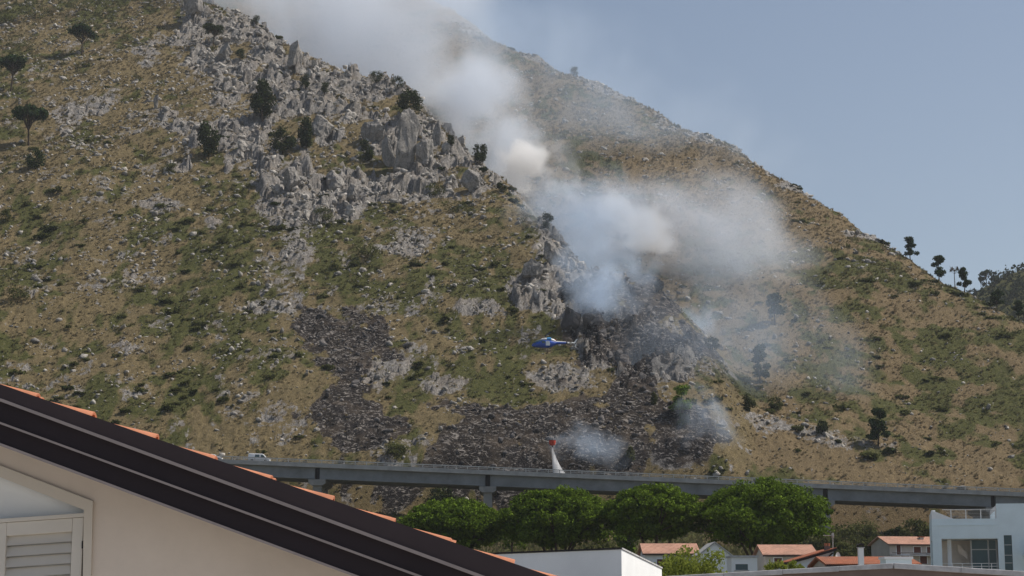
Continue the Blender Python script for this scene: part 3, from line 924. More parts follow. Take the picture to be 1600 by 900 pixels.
# ------------------------------------------------------------------ trees and large bushes on the hill
hill_trees = [
    # u, v base, height px, width px, kind, leaf, name, label, group
    (128, 86, 50, 48, 'umbrella', 'hill_pine', 'pine_tree', 'flat-topped pine standing alone highest on the dry slope', None),
    (17, 142, 60, 46, 'umbrella', 'hill_pine', 'pine_tree', 'flat-topped pine on the slope, middle one of the three pines standing in line', None),
    (45, 228, 70, 50, 'umbrella', 'hill_pine', 'pine_tree', 'dense flat-topped pine on the slope just above a small round pine', None),
    (54, 264, 32, 34, 'round', 'hill_pine', 'pine_tree', 'small round pine just below the dense flat-topped pine', None),
    (333, 72, 36, 44, 'umbrella', 'dark_leaf', 'pine_tree', 'dark pine among the rocks just under the crest of the spur', None),
    (398, 40, 17, 18, 'bush', 'dark_leaf', 'bush', 'small round dark bush on the bare crest against the smoke', None),
    (410, 192, 66, 40, 'round', 'dark_leaf', 'oak_tree', 'tall dark oak in the middle of the crags casting a long shadow', None),
    (325, 246, 60, 38, 'round', 'dark_leaf', 'oak_tree', 'dark narrow oak at the lower edge of the crags', None),
    (441, 242, 48, 42, 'round', 'dark_leaf', 'oak_tree', 'dark oak standing against the pale slab beside a narrower oak', None),
    (478, 232, 52, 28, 'round', 'dark_leaf', 'oak_tree', 'narrow dark oak beside a broader oak in the crags', None),
    (640, 186, 48, 42, 'bush', 'dark_leaf', 'bush', 'large dark round bush on the crest above the tall pinnacle', None),
    (622, 138, 18, 26, 'bush', 'dark_leaf', 'bush', 'small dark crest bush next to the large round one', None),
    (588, 128, 20, 26, 'bush', 'dark_leaf', 'bush', 'dark leafy bush on the crest beside the smoke column', None),
    (750, 258, 34, 26, 'round', 'dark_leaf', 'oak_tree', 'upright small oak, one of a pair on the crest against the smoke', None),
    (768, 262, 28, 18, 'bush', 'dark_leaf', 'bush', 'round leaning bush, one of a pair on the crest against the smoke', None),
    (785, 302, 20, 20, 'bush', 'dark_leaf', 'bush', 'dark bush overhanging the gully at the end of the crags', None),
    (855, 364, 30, 20, 'round', 'dark_leaf', 'oak_tree', 'small oak wrapped in blue smoke at the edge of the fire', None),
    (571, 250, 34, 30, 'bush', 'dark_leaf', 'bush', 'dark green bush in the cleft left of the tall pinnacle', None),
    (477, 138, 24, 20, 'bush', 'dark_leaf', 'bush', 'dark bush on the high crags left of the smoke', None),
    (375, 95, 22, 18, 'bush', 'dark_leaf', 'bush', 'dark bush below the crest pine among rocks', None),
    (507, 156, 22, 18, 'bush', 'dark_leaf', 'bush', 'small dark bush on pale rock in the high crags', None),
    (704, 228, 18, 14, 'bush', 'dark_leaf', 'bush', 'small bush behind the slender spike on the crest', None),
    (55, 30, 30, 62, 'bush', 'shrub', 'bush', 'broad dark thicket at the very top of the dry slope', None),
    (125, 18, 22, 56, 'bush', 'shrub', 'bush', 'low green thicket near the top of the slope above the lone pine', None),
    (30, 74, 18, 60, 'bush', 'shrub', 'bush', 'low spreading thicket on the slope above the line of pines', None),
    (8, 38, 22, 30, 'bush', 'shrub', 'bush', 'rounded thicket beside a broad dark one at the slope top', None),
    (678, 308, 20, 38, 'bush', 'shrub', 'bush', 'green bush in dry grass below the tall pinnacle', None),
    (710, 330, 22, 60, 'bush', 'shrub', 'bush', 'wide green bush under the end of the crags', None),
    (505, 350, 26, 36, 'bush', 'shrub', 'bush', 'green bush below the blue grey crag', None),
    (575, 405, 22, 40, 'bush', 'shrub', 'bush', 'dark green bush on the open slope between rocky patches', None),
    (28, 472, 28, 36, 'bush', 'shrub', 'bush', 'bright round bush alone on the open grass slope', None),
    (9, 348, 22, 24, 'bush', 'shrub', 'bush', 'round green bush beside the stony open slope', None),
    (265, 270, 16, 30, 'bush', 'shrub', 'bush', 'dark low bush below the lower edge of the crags', None),
    (620, 712, 18, 40, 'bush', 'shrub', 'bush', 'green bush left unburnt above the viaduct', None),
    (897, 110, 17, 17, 'round', 'dark_leaf', 'oak_tree', 'single round oak on the skyline of the far slope', None),
    (1422, 399, 38, 24, 'pine', 'hill_pine', 'pine_tree', 'skyline pine standing highest of the row of pines', None),
    (1467, 427, 40, 28, 'pine', 'hill_pine', 'pine_tree', 'skyline pine beside the bare dead tree, uphill of it', None),
    (1492, 442, 36, 16, 'bare', 'dead_leaf', 'dead_tree', 'bare grey dead tree on the skyline among pines', None),
    (1507, 452, 40, 22, 'pine', 'hill_pine', 'pine_tree', 'skyline pine just downhill of the bare dead tree', None),
    (1558, 480, 34, 26, 'pine', 'hill_pine', 'pine_tree', 'dense pine on the ridge in front of the wooded hill', None),
    (1592, 498, 32, 26, 'pine', 'hill_pine', 'pine_tree', 'dense pine lowest on the ridge before the wooded hill', None),
    (1211, 508, 50, 38, 'pine', 'hill_pine', 'pine_tree', 'lone pine on the far slope just beneath the smoke', None),
    (1188, 598, 58, 34, 'pine', 'hill_pine', 'pine_tree', 'hazy narrow pine in thin smoke on the far slope', None),
    (1066, 650, 52, 42, 'pine', 'pine_leaf', 'pine_tree', 'green pine at the edge of the burnt ground', None),
    (1068, 668, 22, 24, 'bush', 'dark_leaf', 'bush', 'dark bush under the green pine by the burnt ground', None),
    (1372, 698, 58, 36, 'pine', 'hill_pine', 'pine_tree', 'dark conical pine above the pale stony strip', None),
    (1170, 642, 28, 24, 'bush', 'dark_leaf', 'bush', 'smoky dark bush at the start of the pale stony strip', None),
    (1212, 642, 24, 24, 'bush', 'shrub', 'bush', 'green bush above the pale stony strip', None),
    (1284, 678, 20, 22, 'bush', 'dark_leaf', 'bush', 'small dark bush in the pale stony strip', None),
    (1110, 548, 22, 30, 'bush', 'dark_leaf', 'bush', 'blue-tinted bush at the right edge of the burnt crag', None),
    (1022, 632, 20, 14, 'bush', 'shrub', 'bush', 'small unburnt green bush on the blackened slope', None),
    (985, 722, 24, 18, 'bush', 'shrub', 'bush', 'pale green bush beside the falling water above the viaduct', None),
    (1030, 458, 22, 16, 'bush', 'charred_leaf', 'bush', 'charred bush on top of the burnt crag', None),
]
mat_leaf('dead_leaf', (.07, .06, .05), (.14, .12, .10), .1)
tree_pts = []
for i, (u0, v0, hp, wp, kind, leaf, nm, lab, grp) in enumerate(hill_trees):
    p = hit(u0, v0)
    s = p.y / F / cp
    h = hp * s; wd = wp * s
    p.z -= .15
    hill_tree(nm, lab, {'pine_tree': 'pine', 'bush': 'bush', 'oak_tree': 'oak', 'dead_tree': 'dead tree'}[nm], p, h, wd, kind, leaf, grp, 3000 + i, 80 if hp > 30 else 50)

# trees of the far wooded hill: crest pines singly, the wood as one mass
def far_z(x, y):
    a = np.clip((np.asarray(y, float) - hy[0]) / (hy[1] - hy[0]), 0, len(hy) - 1.001); b = np.clip((np.asarray(x, float) - hx[0]) / (hx[1] - hx[0]), 0, len(hx) - 1.001)
    i = a.astype(int); j = b.astype(int); a = a - i; b = b - j
    return (HZ[i, j] * (1 - a) + HZ[i + 1, j] * a) * (1 - b) + (HZ[i, j + 1] * (1 - a) + HZ[i + 1, j + 1] * a) * b
n = 4200
fx = rng.uniform(220, 620, n); fy = rng.uniform(960, 1330, n)
fz = far_z(fx, fy)
cen = np.stack([fx, fy, fz + rng.uniform(1.5, 4, n)], -1)
V_, Q_ = leaf_quads(np.random.default_rng(5), cen, np.stack([rng.uniform(2.5, 4.5, n)] * 2 + [rng.uniform(2, 5, n)], -1), 18, 2.1)
tag(link('woodland', np_mesh('woodland', V_, Q_, 'forest_leaf')), 'dark woodland covering the distant hill', 'woodland', kind='stuff')
for i, (u0, v0, hp, wp, lab) in enumerate([(1541, 424, 20, 22, 'loose crowned pine rising over the crest of the wooded hill'), (1532, 428, 14, 12, 'smaller pine on the crest of the wooded hill')]):
    d = ray(u0, v0)
    best = min(((abs((CZ + d.z / d.y * q) - far_z(d.x / d.y * q, q)), q) for q in np.arange(1000, 1300, 3.0)))
    q = best[1]
    s = q / F
    hill_tree('pine_tree', lab, 'pine', (d.x / d.y * q, q, far_z(d.x / d.y * q, q) - .5), (hp + 8) * s, wp * s, 'umbrella', 'hill_pine', None, 4100 + i, 40)

# ------------------------------------------------------------------ viaduct
XL, XR = P(60, 700, VY0).x, P(1900, 780, VY0).x
vroot = thing('viaduct', 'long grey concrete road viaduct along the foot of the hill', 'viaduct', (P(762, 745, VY0).x, 405, deck_z(P(762, 745, VY0).x) - 3))
def vpart(mb, name, mat, parent=vroot, smooth=False):
    me_ = mb.mesh(name, mat, smooth)
    o = bpy.data.objects.new(name, me_); COL.objects.link(o); o.parent = parent
    o.matrix_parent_inverse = Matrix.Translation(-vroot.location) if parent is vroot else Matrix.Identity(4)
    return o
def slab(mb, x0, x1, y0, y1, t0, t1):
    """long box following the road gradient; t0, t1 are heights over the deck line"""
    a, b = deck_z(x0), deck_z(x1)
    return mb.prism([(x0, y0, a + t0), (x0, y0, a + t1), (x1, y0, b + t1), (x1, y0, b + t0)], (0, y1 - y0, 0))
piers_u = [232, 495, 762, 1028, 1290, 1552, 1815]
px_ = [P(u_, 745, VY0).x for u_ in piers_u]
vpart(slab(MB(), XL, XR, VY0, VY1, -.62, -.02), 'deck', 'concrete')
vpart(slab(MB(), XL, XR, VY0 + .5, VY1 - .5, -.01, .04), 'road_surface', 'asphalt')
for yq in (VY0 + .02, VY1 - .42):
    vpart(slab(MB(), XL, XR, yq, yq + .40, -.008, .36), 'kerb', 'concrete')
edges = [XL] + px_ + [XR]
for a, b in zip(edges[:-1], edges[1:]):
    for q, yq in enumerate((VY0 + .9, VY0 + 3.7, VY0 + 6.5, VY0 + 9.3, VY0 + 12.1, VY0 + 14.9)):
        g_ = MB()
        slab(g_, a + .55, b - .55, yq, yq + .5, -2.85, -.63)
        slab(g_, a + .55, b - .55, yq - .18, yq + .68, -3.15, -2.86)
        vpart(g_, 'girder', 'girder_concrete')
    for f_ in (.33, .67):
        xm = a + (b - a) * f_
        vpart(slab(MB(), xm - .15, xm + .15, VY0 + 1.42, VY0 + 14.88, -2.8, -.66), 'cross_beam', 'girder_concrete')
for x0 in px_:
    gz = min(ground_z(x0, q) for q in (401.6, 408, 415))
    d0 = deck_z(x0)
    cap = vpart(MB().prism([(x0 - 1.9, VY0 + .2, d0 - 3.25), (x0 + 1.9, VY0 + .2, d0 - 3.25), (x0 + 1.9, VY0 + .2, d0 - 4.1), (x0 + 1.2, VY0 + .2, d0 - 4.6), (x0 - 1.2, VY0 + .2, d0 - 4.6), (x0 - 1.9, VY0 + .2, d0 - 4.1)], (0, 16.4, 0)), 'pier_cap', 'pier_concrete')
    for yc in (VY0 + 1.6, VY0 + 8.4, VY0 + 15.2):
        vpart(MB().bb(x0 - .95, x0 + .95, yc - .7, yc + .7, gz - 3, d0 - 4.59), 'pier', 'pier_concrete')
    vpart(MB().bb(x0 - .45, x0 + .45, VY0 + 1.5, VY0 + 15, d0 - 3.24, d0 - .64), 'girder_gap_shade', 'dark_trim')  # near-black filler standing in for the shade between girder ends
for yq in (VY0 + .2, VY1 - .24):
    for a, b in zip(edges[:-1], edges[1:]):
        m_ = MB(); 
        slab(m_, a + .03, b - .03, yq - .05, yq + .03, .90, 1.12)
        slab(m_, a + .03, b - .03, yq - .05, yq + .03, .58, .68)
        rail = vpart(m_, 'guard_rail', 'rail_steel')
        p_ = MB(); nn = int((b - a) / 2.5)
        for k in range(nn):
            xq = a + 1.0 + k * 2.5
            p_.bb(xq - .09, xq + .09, yq + .035, yq + .14, deck_z(xq) + .3, deck_z(xq) + 1.15)
        po = vpart(p_, 'rail_posts', 'rail_steel'); po['kind'] = 'stuff'

# ------------------------------------------------------------------ vehicles
def wheel(root, x_, y_, r_, side):
    o = thing_part = bpy.data.objects.new('wheel', MB().tube([(0, -.11, 0), (0, .11, 0)], r_, 16).mesh('wheel', 'tyre', True))
    COL.objects.link(o); o.parent = root; o.location = (x_, y_, r_)
    m_ = MB().tube([(0, side * .10, 0), (0, side * .125, 0)], r_ * .62, 12).build('rim', 'rim', o)
def make_van(name, label, cat, x_, y_, L, W, H, prof, wins, wheels, paint):
    root = thing(name, label, cat, (x_, y_, deck_z(x_) + .045))
    root.rotation_euler = (0, -math.atan(GR), 0)
    MB().prism([(a * L, -W / 2, c * H) for a, c in prof], (0, W, 0)).build('body', paint, root, True, .07)
    for poly in wins:
        for sd in (-1, 1):
            MB().prism([(a * L, sd * (W / 2 + .012), c * H) for a, c in poly], (0, -sd * .03, 0)).build('window', 'window_glass', root)
    for wx in wheels:
        for sd in (-1, 1): wheel(root, wx * L, sd * (W / 2 - .1), .34, sd)
    return root
vanx = P(405, 716, VY0 + 2.6).x
prof = [(-.49, .18), (-.5, .5), (-.485, .95), (-.44, 1.0), (.12, 1.0), (.2, .95), (.345, .58), (.46, .5), (.495, .38), (.5, .18), (.42, .14), (-.42, .14)]
van = make_van('delivery_van', 'white panel van driving along the viaduct', 'van', vanx, VY0 + 2.6, 4.9, 1.85, 2.0, prof,
               [[(-.19, .60), (-.17, .88), (.03, .88), (.03, .60)], [(.07, .60), (.07, .88), (.18, .86), (.29, .60)]], (-.31, .31), 'van_paint')
L_, W_, H_ = 4.9, 1.85, 2.0
a_, b_ = Vector((.215 * L_, 0, .925 * H_)), Vector((.34 * L_, 0, .60 * H_))
nn = Vector(((a_ - b_).z, 0, -(a_ - b_).x)).normalized() * .025
MB().prism([a_ + nn + Vector((0, -.75, 0)), a_ + nn + Vector((0, .75, 0)), b_ + nn + Vector((0, .85, 0)), b_ + nn + Vector((0, -.85, 0))], nn * .6).build('windscreen', 'window_glass', van)
for sd in (-1, 1):
    MB().bb(.475 * L_, .502 * L_, sd * .78 - .16, sd * .78 + .16, .42 * H_, .50 * H_).build('headlight', 'lamp_clear', van)
    MB().bb(-.506 * L_, -.49 * L_, sd * .82 - .07, sd * .82 + .07, .45 * H_, .7 * H_).build('tail_light', 'lamp_red', van)
    MB().bb(.2 * L_, .235 * L_, sd * 1.04 - .1, sd * 1.04 + .1, .60 * H_, .70 * H_).build('mirror', 'dark_trim', van)
    MB().bb(-.46 * L_, .44 * L_, sd * .935 - .02, sd * .935 + .02, .31 * H_, .35 * H_).build('side_trim', 'dark_trim', van)
carx = P(333, 716, VY0 + 2.6).x
car = make_van('car', 'pale car on the viaduct just behind the tiled roof edge', 'car', carx, VY0 + 2.6, 4.2, 1.75, 1.45,
               [(-.48, .2), (-.5, .55), (-.44, .68), (-.3, .97), (-.1, 1.0), (.08, .98), (.24, .68), (.44, .58), (.5, .42), (.49, .2)],
               [[(-.34, .68), (-.26, .92), (-.06, .94), (-.06, .68)], [(-.03, .68), (-.03, .94), (.07, .92), (.18, .68)]], (-.31, .31), 'van_paint')
for sd in (-1, 1):
    MB().bb(.47 * 4.2, .502 * 4.2, sd * .65 - .15, sd * .65 + .15, .68, .82).build('headlight', 'lamp_clear', car)

# ------------------------------------------------------------------ helicopter with bucket
HY_ = 421.0
hc = P(857, 538, HY_)
heli = thing('helicopter', 'blue and white firefighting helicopter hovering in front of the burnt crag', 'helicopter', hc)
heli.rotation_euler = (0, R(1.5), R(4))
def hp(mb, name, mat, parent=heli, smooth=True): return mb.build(name, mat, parent, smooth)
body = hp(MB().loft([(-4.0, -.42, .04, .04), (-3.85, -.38, .34, .28), (-3.4, -.27, .66, .52), (-2.8, -.12, .86, .74), (-2.1, .02, .95, .92), (-1.2, .08, .97, 1.02), (-.2, .08, .95, 1.0), (.7, .12, .82, .82), (1.4, .25, .55, .52), (1.9, .36, .36, .34)]), 'fuselage', 'heli_blue')
hp(MB().loft([(-3.5, -.10, .50, .42), (-3.2, .06, .66, .52), (-2.6, .24, .80, .66), (-2.0, .40, .88, .66), (-1.75, .45, .9, .64)], 14, 2.4), 'windscreen', 'window_glass', body)
for sd in (-1, 1):
    y_ = sd * .962
    hp(MB().prism([(-1.62, y_, .1), (-1.62, y_, .72), (-.95, y_, .74), (-.8, y_, .1)], (0, sd * .03, 0)), 'door_window', 'window_glass', body, False)
    hp(MB().prism([(-.72, y_, -.42), (-.72, y_, .68), (.12, y_, .68), (.3, y_, .1), (.22, y_, -.42)], (0, sd * .03, 0)), 'door', 'heli_white', body, False)
hp(MB().loft([(-1.9, 1.02, .5, .12), (-1.6, 1.1, .62, .26), (-.9, 1.16, .66, .34), (-.5, 1.16, .66, .36)]), 'roof_panel', 'heli_white')
hp(MB().loft([(-.5, 1.2, .64, .34), (.1, 1.24, .64, .42), (.6, 1.2, .6, .38)]), 'engine_cowling', 'heli_light_blue')
hp(MB().loft([(.6, 1.05, .56, .4), (1.1, .95, .5, .34), (1.7, .78, .34, .2)]), 'rear_cowling', 'heli_white')
hp(MB().tube([(1.0, 0, 1.08), (1.9, 0, 1.0)], [.2, .22], 12), 'exhaust', 'heli_red')
boom = hp(MB().tube([(1.6, 0, .36), (4.2, 0, .47)], [.36, .24], 12), 'tail_boom', 'heli_blue')
hp(MB().tube([(1.2, 0, .62), (4.15, 0, .63)], [.28, .15], 10), 'boom_stripe', 'heli_white', boom)
hp(MB().tube([(4.2, 0, .47), (4.5, 0, .485)], [.245, .23], 12), 'boom_band', 'heli_dark', boom)
hp(MB().tube([(4.5, 0, .485), (6.6, 0, .56)], [.228, .15], 12), 'tail_end', 'heli_white', boom)
fin = hp(MB().prism([(5.9, -.05, .55), (6.6, -.05, 1.5), (6.95, -.05, 1.5), (6.65, -.05, .5)], (0, .1, 0)), 'tail_fin', 'heli_white', heli, False)
hp(MB().prism([(6.0, -.05, .45), (6.35, -.05, -.3), (6.6, -.05, -.3), (6.6, -.05, .45)], (0, .1, 0)), 'lower_fin', 'heli_white', fin, False)
hp(MB().bb(4.9, 5.4, -1.3, 1.3, .5, .56), 'stabiliser', 'heli_white', heli, False)
tr = hp(MB().tube([(6.5, -.15, .6), (6.5, -.35, .6)], .09, 8), 'tail_rotor', 'heli_dark')
for s_ in (-1, 1): hp(MB().box((6.5 + .28 * s_, -.33, .6 + .45 * s_), (.14, .03, .95), m=Matrix.Rotation(.55, 4, 'Y')), 'tail_blade', 'heli_dark', tr, False)
mast = hp(MB().tube([(-.75, 0, 1.4), (-.75, 0, 2.02)], [.16, .09], 10), 'rotor_mast', 'heli_dark')
hp(MB().tube([(-.75, 0, 1.92), (-.75, 0, 2.14)], [.28, .22], 10), 'rotor_hub', 'heli_dark', mast)
for k in range(3):
    a = R(38 + 120 * k)
    m_ = MB(); c, s_ = math.cos(a), math.sin(a)
    pts = [(.2, .05), (.7, .16), (5.3, .16), (5.3, -.16), (.7, -.16), (.2, -.05)]
    m_.prism([(-.75 + q * c - e * s_, q * s_ + e * c, 2.02 + q * q * .004) for q, e in pts], (0, 0, .04))
    hp(m_, 'rotor_blade', 'heli_dark', mast, False)
for sd in (-1, 1):
    hp(MB().tube([(-3.2, sd * 1.05, -1.42), (-2.9, sd * 1.05, -1.58), (.6, sd * 1.05, -1.58)], .06, 8), 'skid', 'heli_dark')
for q in (-2.0, -.1):
    hp(MB().tube([(q, -1.05, -1.55), (q, -.8, -.95), (q, 0, -.85), (q, .8, -.95), (q, 1.05, -1.55)], .05, 8), 'skid_strut', 'heli_dark')

bk = P(863, 691, HY_)
bucket = thing('water_bucket', 'orange red fire bucket slung beneath the helicopter, spilling water', 'bucket', bk)
bkt = MB()
prof_ = [(.30, -.78), (.62, -.62), (.78, -.1), (.80, .45), (.74, .5), (.70, .45), (.66, -.1)]
n = 18
vs = [(r_ * math.cos(6.2832 * k / n) * (1 + .04 * math.sin(5 * k)), r_ * math.sin(6.2832 * k / n), z_) for r_, z_ in prof_ for k in range(n)]
fs = [(i * n + k, i * n + (k + 1) % n, (i + 1) * n + (k + 1) % n, (i + 1) * n + k) for i in range(len(prof_) - 1) for k in range(n)]
bkt.add(vs, fs + [tuple(range(n))]).build('shell', 'bucket_orange', bucket, True)
MB().tube([(.81 * math.cos(6.2832 * k / 20), .81 * math.sin(6.2832 * k / 20), .5) for k in range(21)], .05, 6).build('rim', 'heli_dark', bucket)
for k in range(8):
    a = 6.2832 * k / 8
    MB().tube([(.8 * math.cos(a), .8 * math.sin(a), .5), (0, 0, 2.6)], .018, 4).build('suspension_line', 'heli_dark', bucket)
hook = Vector((hc.x - .6, hc.y, hc.z - .9)) - bk
MB().tube([(0, 0, 2.55), tuple(hook)], .022, 5).build('cable', 'heli_dark', bucket)
MB().tube([(0, 0, -.75), (0, 0, -1.1)], [.22, .16], 10).build('valve', 'heli_dark', bucket)

# ------------------------------------------------------------------ umbrella pines in front of the viaduct
def umbrella_pine(label, uc, v_top, v_bot, wpx, D, seed, forks):
    rg = np.random.default_rng(seed)
    s = D / F
    c = P(uc, v_bot, D)
    gz = ground_z(c.x, D)
    top = P(uc, v_top, D).z
    w_ = wpx * s / 2
    zb = c.z
    H = top - zb
    root = thing('umbrella_pine', label, 'pine', (c.x, D, gz), 0, None)
    mb = MB()
    zb -= gz; tz = top - gz
    fz = zb * .55
    mb.tube([(0, 0, -.5), (rg.uniform(-.3, .3), 0, fz * .5), (rg.uniform(-.4, .4), 0, fz)], [.48, .4, .34], 9)
    nb = forks
    for k in range(nb):
        a = 6.2832 * k / nb + rg.uniform(-.4, .4)
        e1 = Vector((math.cos(a) * w_ * .32, math.sin(a) * w_ * .32, zb + H * .18))
        mb.tube([(0, 0, fz - .2), Vector((0, 0, fz)).lerp(e1, .5) + Vector((0, 0, -.4)), e1], [.26, .2, .15], 7)
        for j in range(4):
            a2 = a + rg.uniform(-.9, .9); q = rg.uniform(.5, .9)
            mb.tube([e1, (math.cos(a2) * w_ * q, math.sin(a2) * w_ * q, zb + H * rg.uniform(.25, .55))], [.13, .05], 5)
    mb.build('trunk', 'bark', root)
    cen, rad = [], []
    nc_ = 215
    for k in range(nc_):
        a = rg.uniform(0, 6.2832)
        if k < 130:
            q = math.sqrt(rg.random()) * .95
            zz = zb + H * (.24 + .68 * math.sqrt(max(0, 1 - q * q)) * rg.uniform(.85, 1.03))
        else:
            q = math.sqrt(rg.random()) * .86; zz = zb + H * (.10 + .14 * q + rg.uniform(0, .30))
        lump = 1 + .10 * math.sin(3 * a + seed)
        cen.append((math.cos(a) * q * w_ * lump, math.sin(a) * q * w_ * .85 * lump, zz))
        r_ = rg.uniform(.55, 1.3) * w_ / 8.0
        rad.append((r_ * 1.15, r_ * 1.15, r_ * .72))
    V1, Q1 = leaf_quads(rg, cen, np.array(rad) * 1.0, 200, .36, .35)
    V2, Q2 = leaf_quads(rg, [(0, 0, zb + H * .42)], np.array([(w_ * .78, w_ * .68, H * .36)]), 2600, .8, .4)
    Q1 = np.concatenate([Q1, Q2 + len(V1)]); V1 = np.concatenate([V1, V2])
    link('crown', np_mesh('crown', V1, Q1, 'pine_leaf'), root)
    return root
umbrella_pine('umbrella pine with low rounded crown next to the dark roof edge', 712, 776, 866, 172, 262, 11, 5)
umbrella_pine('umbrella pine between the low rounded crown and the forked pine', 872, 759, 862, 180, 256, 12, 6)
umbrella_pine('umbrella pine with visible forked trunk above a terracotta roof', 1025, 756, 850, 172, 250, 13, 4)
umbrella_pine('largest umbrella pine, its crown rising over the viaduct deck', 1192, 744, 868, 214, 246, 14, 6)

def leafy(name, label, cat, uc, v_top, v_bot, wpx, D, leaf, seed, n=60, size=.3, clumps=40, group=None):
    rg = np.random.default_rng(seed)
    s = D / F
    c = P(uc, v_bot, D); gz = ground_z(c.x, D); top = P(uc, v_top, D).z - gz
    w_ = wpx * s / 2
    zb = max(c.z - gz, top * .12)
    root = thing(name, label, cat, (c.x, D, gz), 0, group)
    mb, tips = limb_tree(rg, top, w_ * .9, .6, 7, max(.06, top * .02))
    mb.build('trunk', 'bark', root)
    cen, rad = [], []
    for k in range(clumps):
        d = rg.normal(size=3); d /= np.linalg.norm(d); q = rg.random() ** .4 * .85
        cen.append((d[0] * w_ * q, d[1] * w_ * q, (zb + top) / 2 + d[2] * (top - zb) / 2 * q))
        r_ = w_ * rg.uniform(.18, .34); rad.append((r_, r_, r_ * .9))
    V1, Q1 = leaf_quads(rg, cen, np.array(rad), n, size, .6)
    link('crown', np_mesh('crown', V1, Q1, leaf), root)
    return root
leafy('leafy_tree', 'yellow green leafy tree top beside the white gabled wall', 'tree', 1085, 854, 925, 128, 120, 'bright_leaf', 21, 90, .2, 60)
leafy('leafy_shrub', 'small yellow green bush in front of the largest pine trunk', 'bush', 1212, 874, 910, 46, 110, 'bright_leaf', 22, 60, .14, 22)
leafy('leafy_shrub', 'small yellow green bush before the dark sloping eaves', 'bush', 1240, 872, 910, 40, 108, 'bright_leaf', 23, 60, .14, 22)
leafy('leafy_shrub', 'bright green sprig next to the white sloping wall edge', 'bush', 1022, 886, 930, 22, 90, 'bright_leaf', 24, 50, .12, 14)
for i, (u0, vt, vb_, wp, D, lf, lab) in enumerate([
        (1335, 812, 862, 90, 372, 'shrub', 'round green tree on the bank below the viaduct behind the chimney'),
        (1300, 832, 880, 80, 345, 'shrub', 'green tree on the bank beside the largest umbrella pine'),
        (1365, 836, 884, 70, 335, 'shrub', 'green bush tree left of the cream house with brown windows'),
        (1432, 812, 850, 66, 368, 'shrub', 'broad green tree on the bank above the cream house'),
        (1255, 830, 880, 60, 350, 'shrub', 'green tree partly behind the largest umbrella pine crown'),
        (1322, 846, 890, 50, 320, 'shrub', 'low leafy tree right behind the brick red tile roof'),
        (1402, 820, 850, 40, 378, 'dark_leaf', 'small dark tree on the bank left of the broad green tree'),
        (690, 760, 800, 60, 385, 'dark_leaf', 'dark tree below the viaduct behind the low rounded pine crown'),
        (800, 790, 860, 90, 300, 'pine_leaf', 'green tree filling the gap between two umbrella pines'),
        (985, 800, 868, 70, 300, 'pine_leaf', 'green tree behind the forked umbrella pine'),
        (935, 840, 900, 90, 285, 'shrub', 'dark green tree behind the white wall in pine shade')]):
    leafy('bank_tree', lab, 'tree', u0, vt, vb_, wp, D, lf, 60 + i, 60, .5, 36)

# ------------------------------------------------------------------ houses in the middle distance
def opening(root, x_, z_, w_, h_, y_, wallname='window', fill='brown_shutter', sill=True):
    win = MB().bb(x_ - w_ / 2, x_ + w_ / 2, y_ - .03, y_ + .05, z_ - h_ / 2, z_ + h_ / 2).build(wallname, fill, root)
    fr = MB()
    fr.bb(x_ - w_ / 2 - .1, x_ - w_ / 2 - .002, y_ - .06, y_ + .04, z_ - h_ / 2 - .1, z_ + h_ / 2 + .1)
    fr.bb(x_ + w_ / 2 + .002, x_ + w_ / 2 + .1, y_ - .06, y_ + .04, z_ - h_ / 2 - .1, z_ + h_ / 2 + .1)
    fr.bb(x_ - w_ / 2, x_ + w_ / 2, y_ - .06, y_ + .04, z_ + h_ / 2 + .002, z_ + h_ / 2 + .1)
    fr.build('frame', 'white_wall', win)
    if sill: MB().bb(x_ - w_ / 2 - .12, x_ + w_ / 2 + .12, y_ - .16, y_ + .03, z_ - h_ / 2 - .11, z_ - h_ / 2 - .002).build('sill', 'coping', win)
    return win

def gable_house(label, loc, rz, Lx, Dy, ze, zr, wallm, roofm, wins=(), over=.35, name='house', chimney=None):
    """ridge along local x; ze eaves, zr ridge height over loc"""
    root = thing(name, label, 'house', loc, rz)
    MB().prism([(-Lx / 2, -Dy / 2, -2.5), (-Lx / 2, -Dy / 2, ze), (-Lx / 2, 0, zr), (-Lx / 2, Dy / 2, ze), (-Lx / 2, Dy / 2, -2.5)], (Lx, 0, 0)).build('wall', wallm, root)
    sl_ = (zr - ze) / (Dy / 2)
    for sd in (-1, 1):
        y0, z0 = sd * (Dy / 2 + over), ze - over * sl_
        rf = MB().prism([(-Lx / 2 - over, y0, z0 + .03), (-Lx / 2 - over, y0, z0 + .2), (-Lx / 2 - over, sd * .004, zr + .2), (-Lx / 2 - over, sd * .004, zr + .03)], (Lx + 2 * over, 0, 0)).build('roof', roofm, root)
        MB().prism([(-Lx / 2 - over - .02, y0 + sd * .02, z0 - .03), (-Lx / 2 - over - .02, y0 + sd * .02, z0 + .10), (-Lx / 2 - over - .02, y0 + sd * .08, z0 + .10), (-Lx / 2 - over - .02, y0 + sd * .08, z0 - .03)], (Lx + 2 * over + .04, 0, 0)).build('gutter', 'dark_trim', rf)
    for w4 in wins: opening(root, *w4[:4], -Dy / 2, *w4[4:])
    if chimney:
        cx, cy, ct = chimney
        ch = MB().bb(cx - .3, cx + .3, cy - .3, cy + .3, ze, ct).build('chimney', wallm, root)
        MB().bb(cx - .42, cx + .42, cy - .42, cy + .42, ct + .003, ct + .14).build('chimney_cap', 'roof_tile_red', ch)
    return root

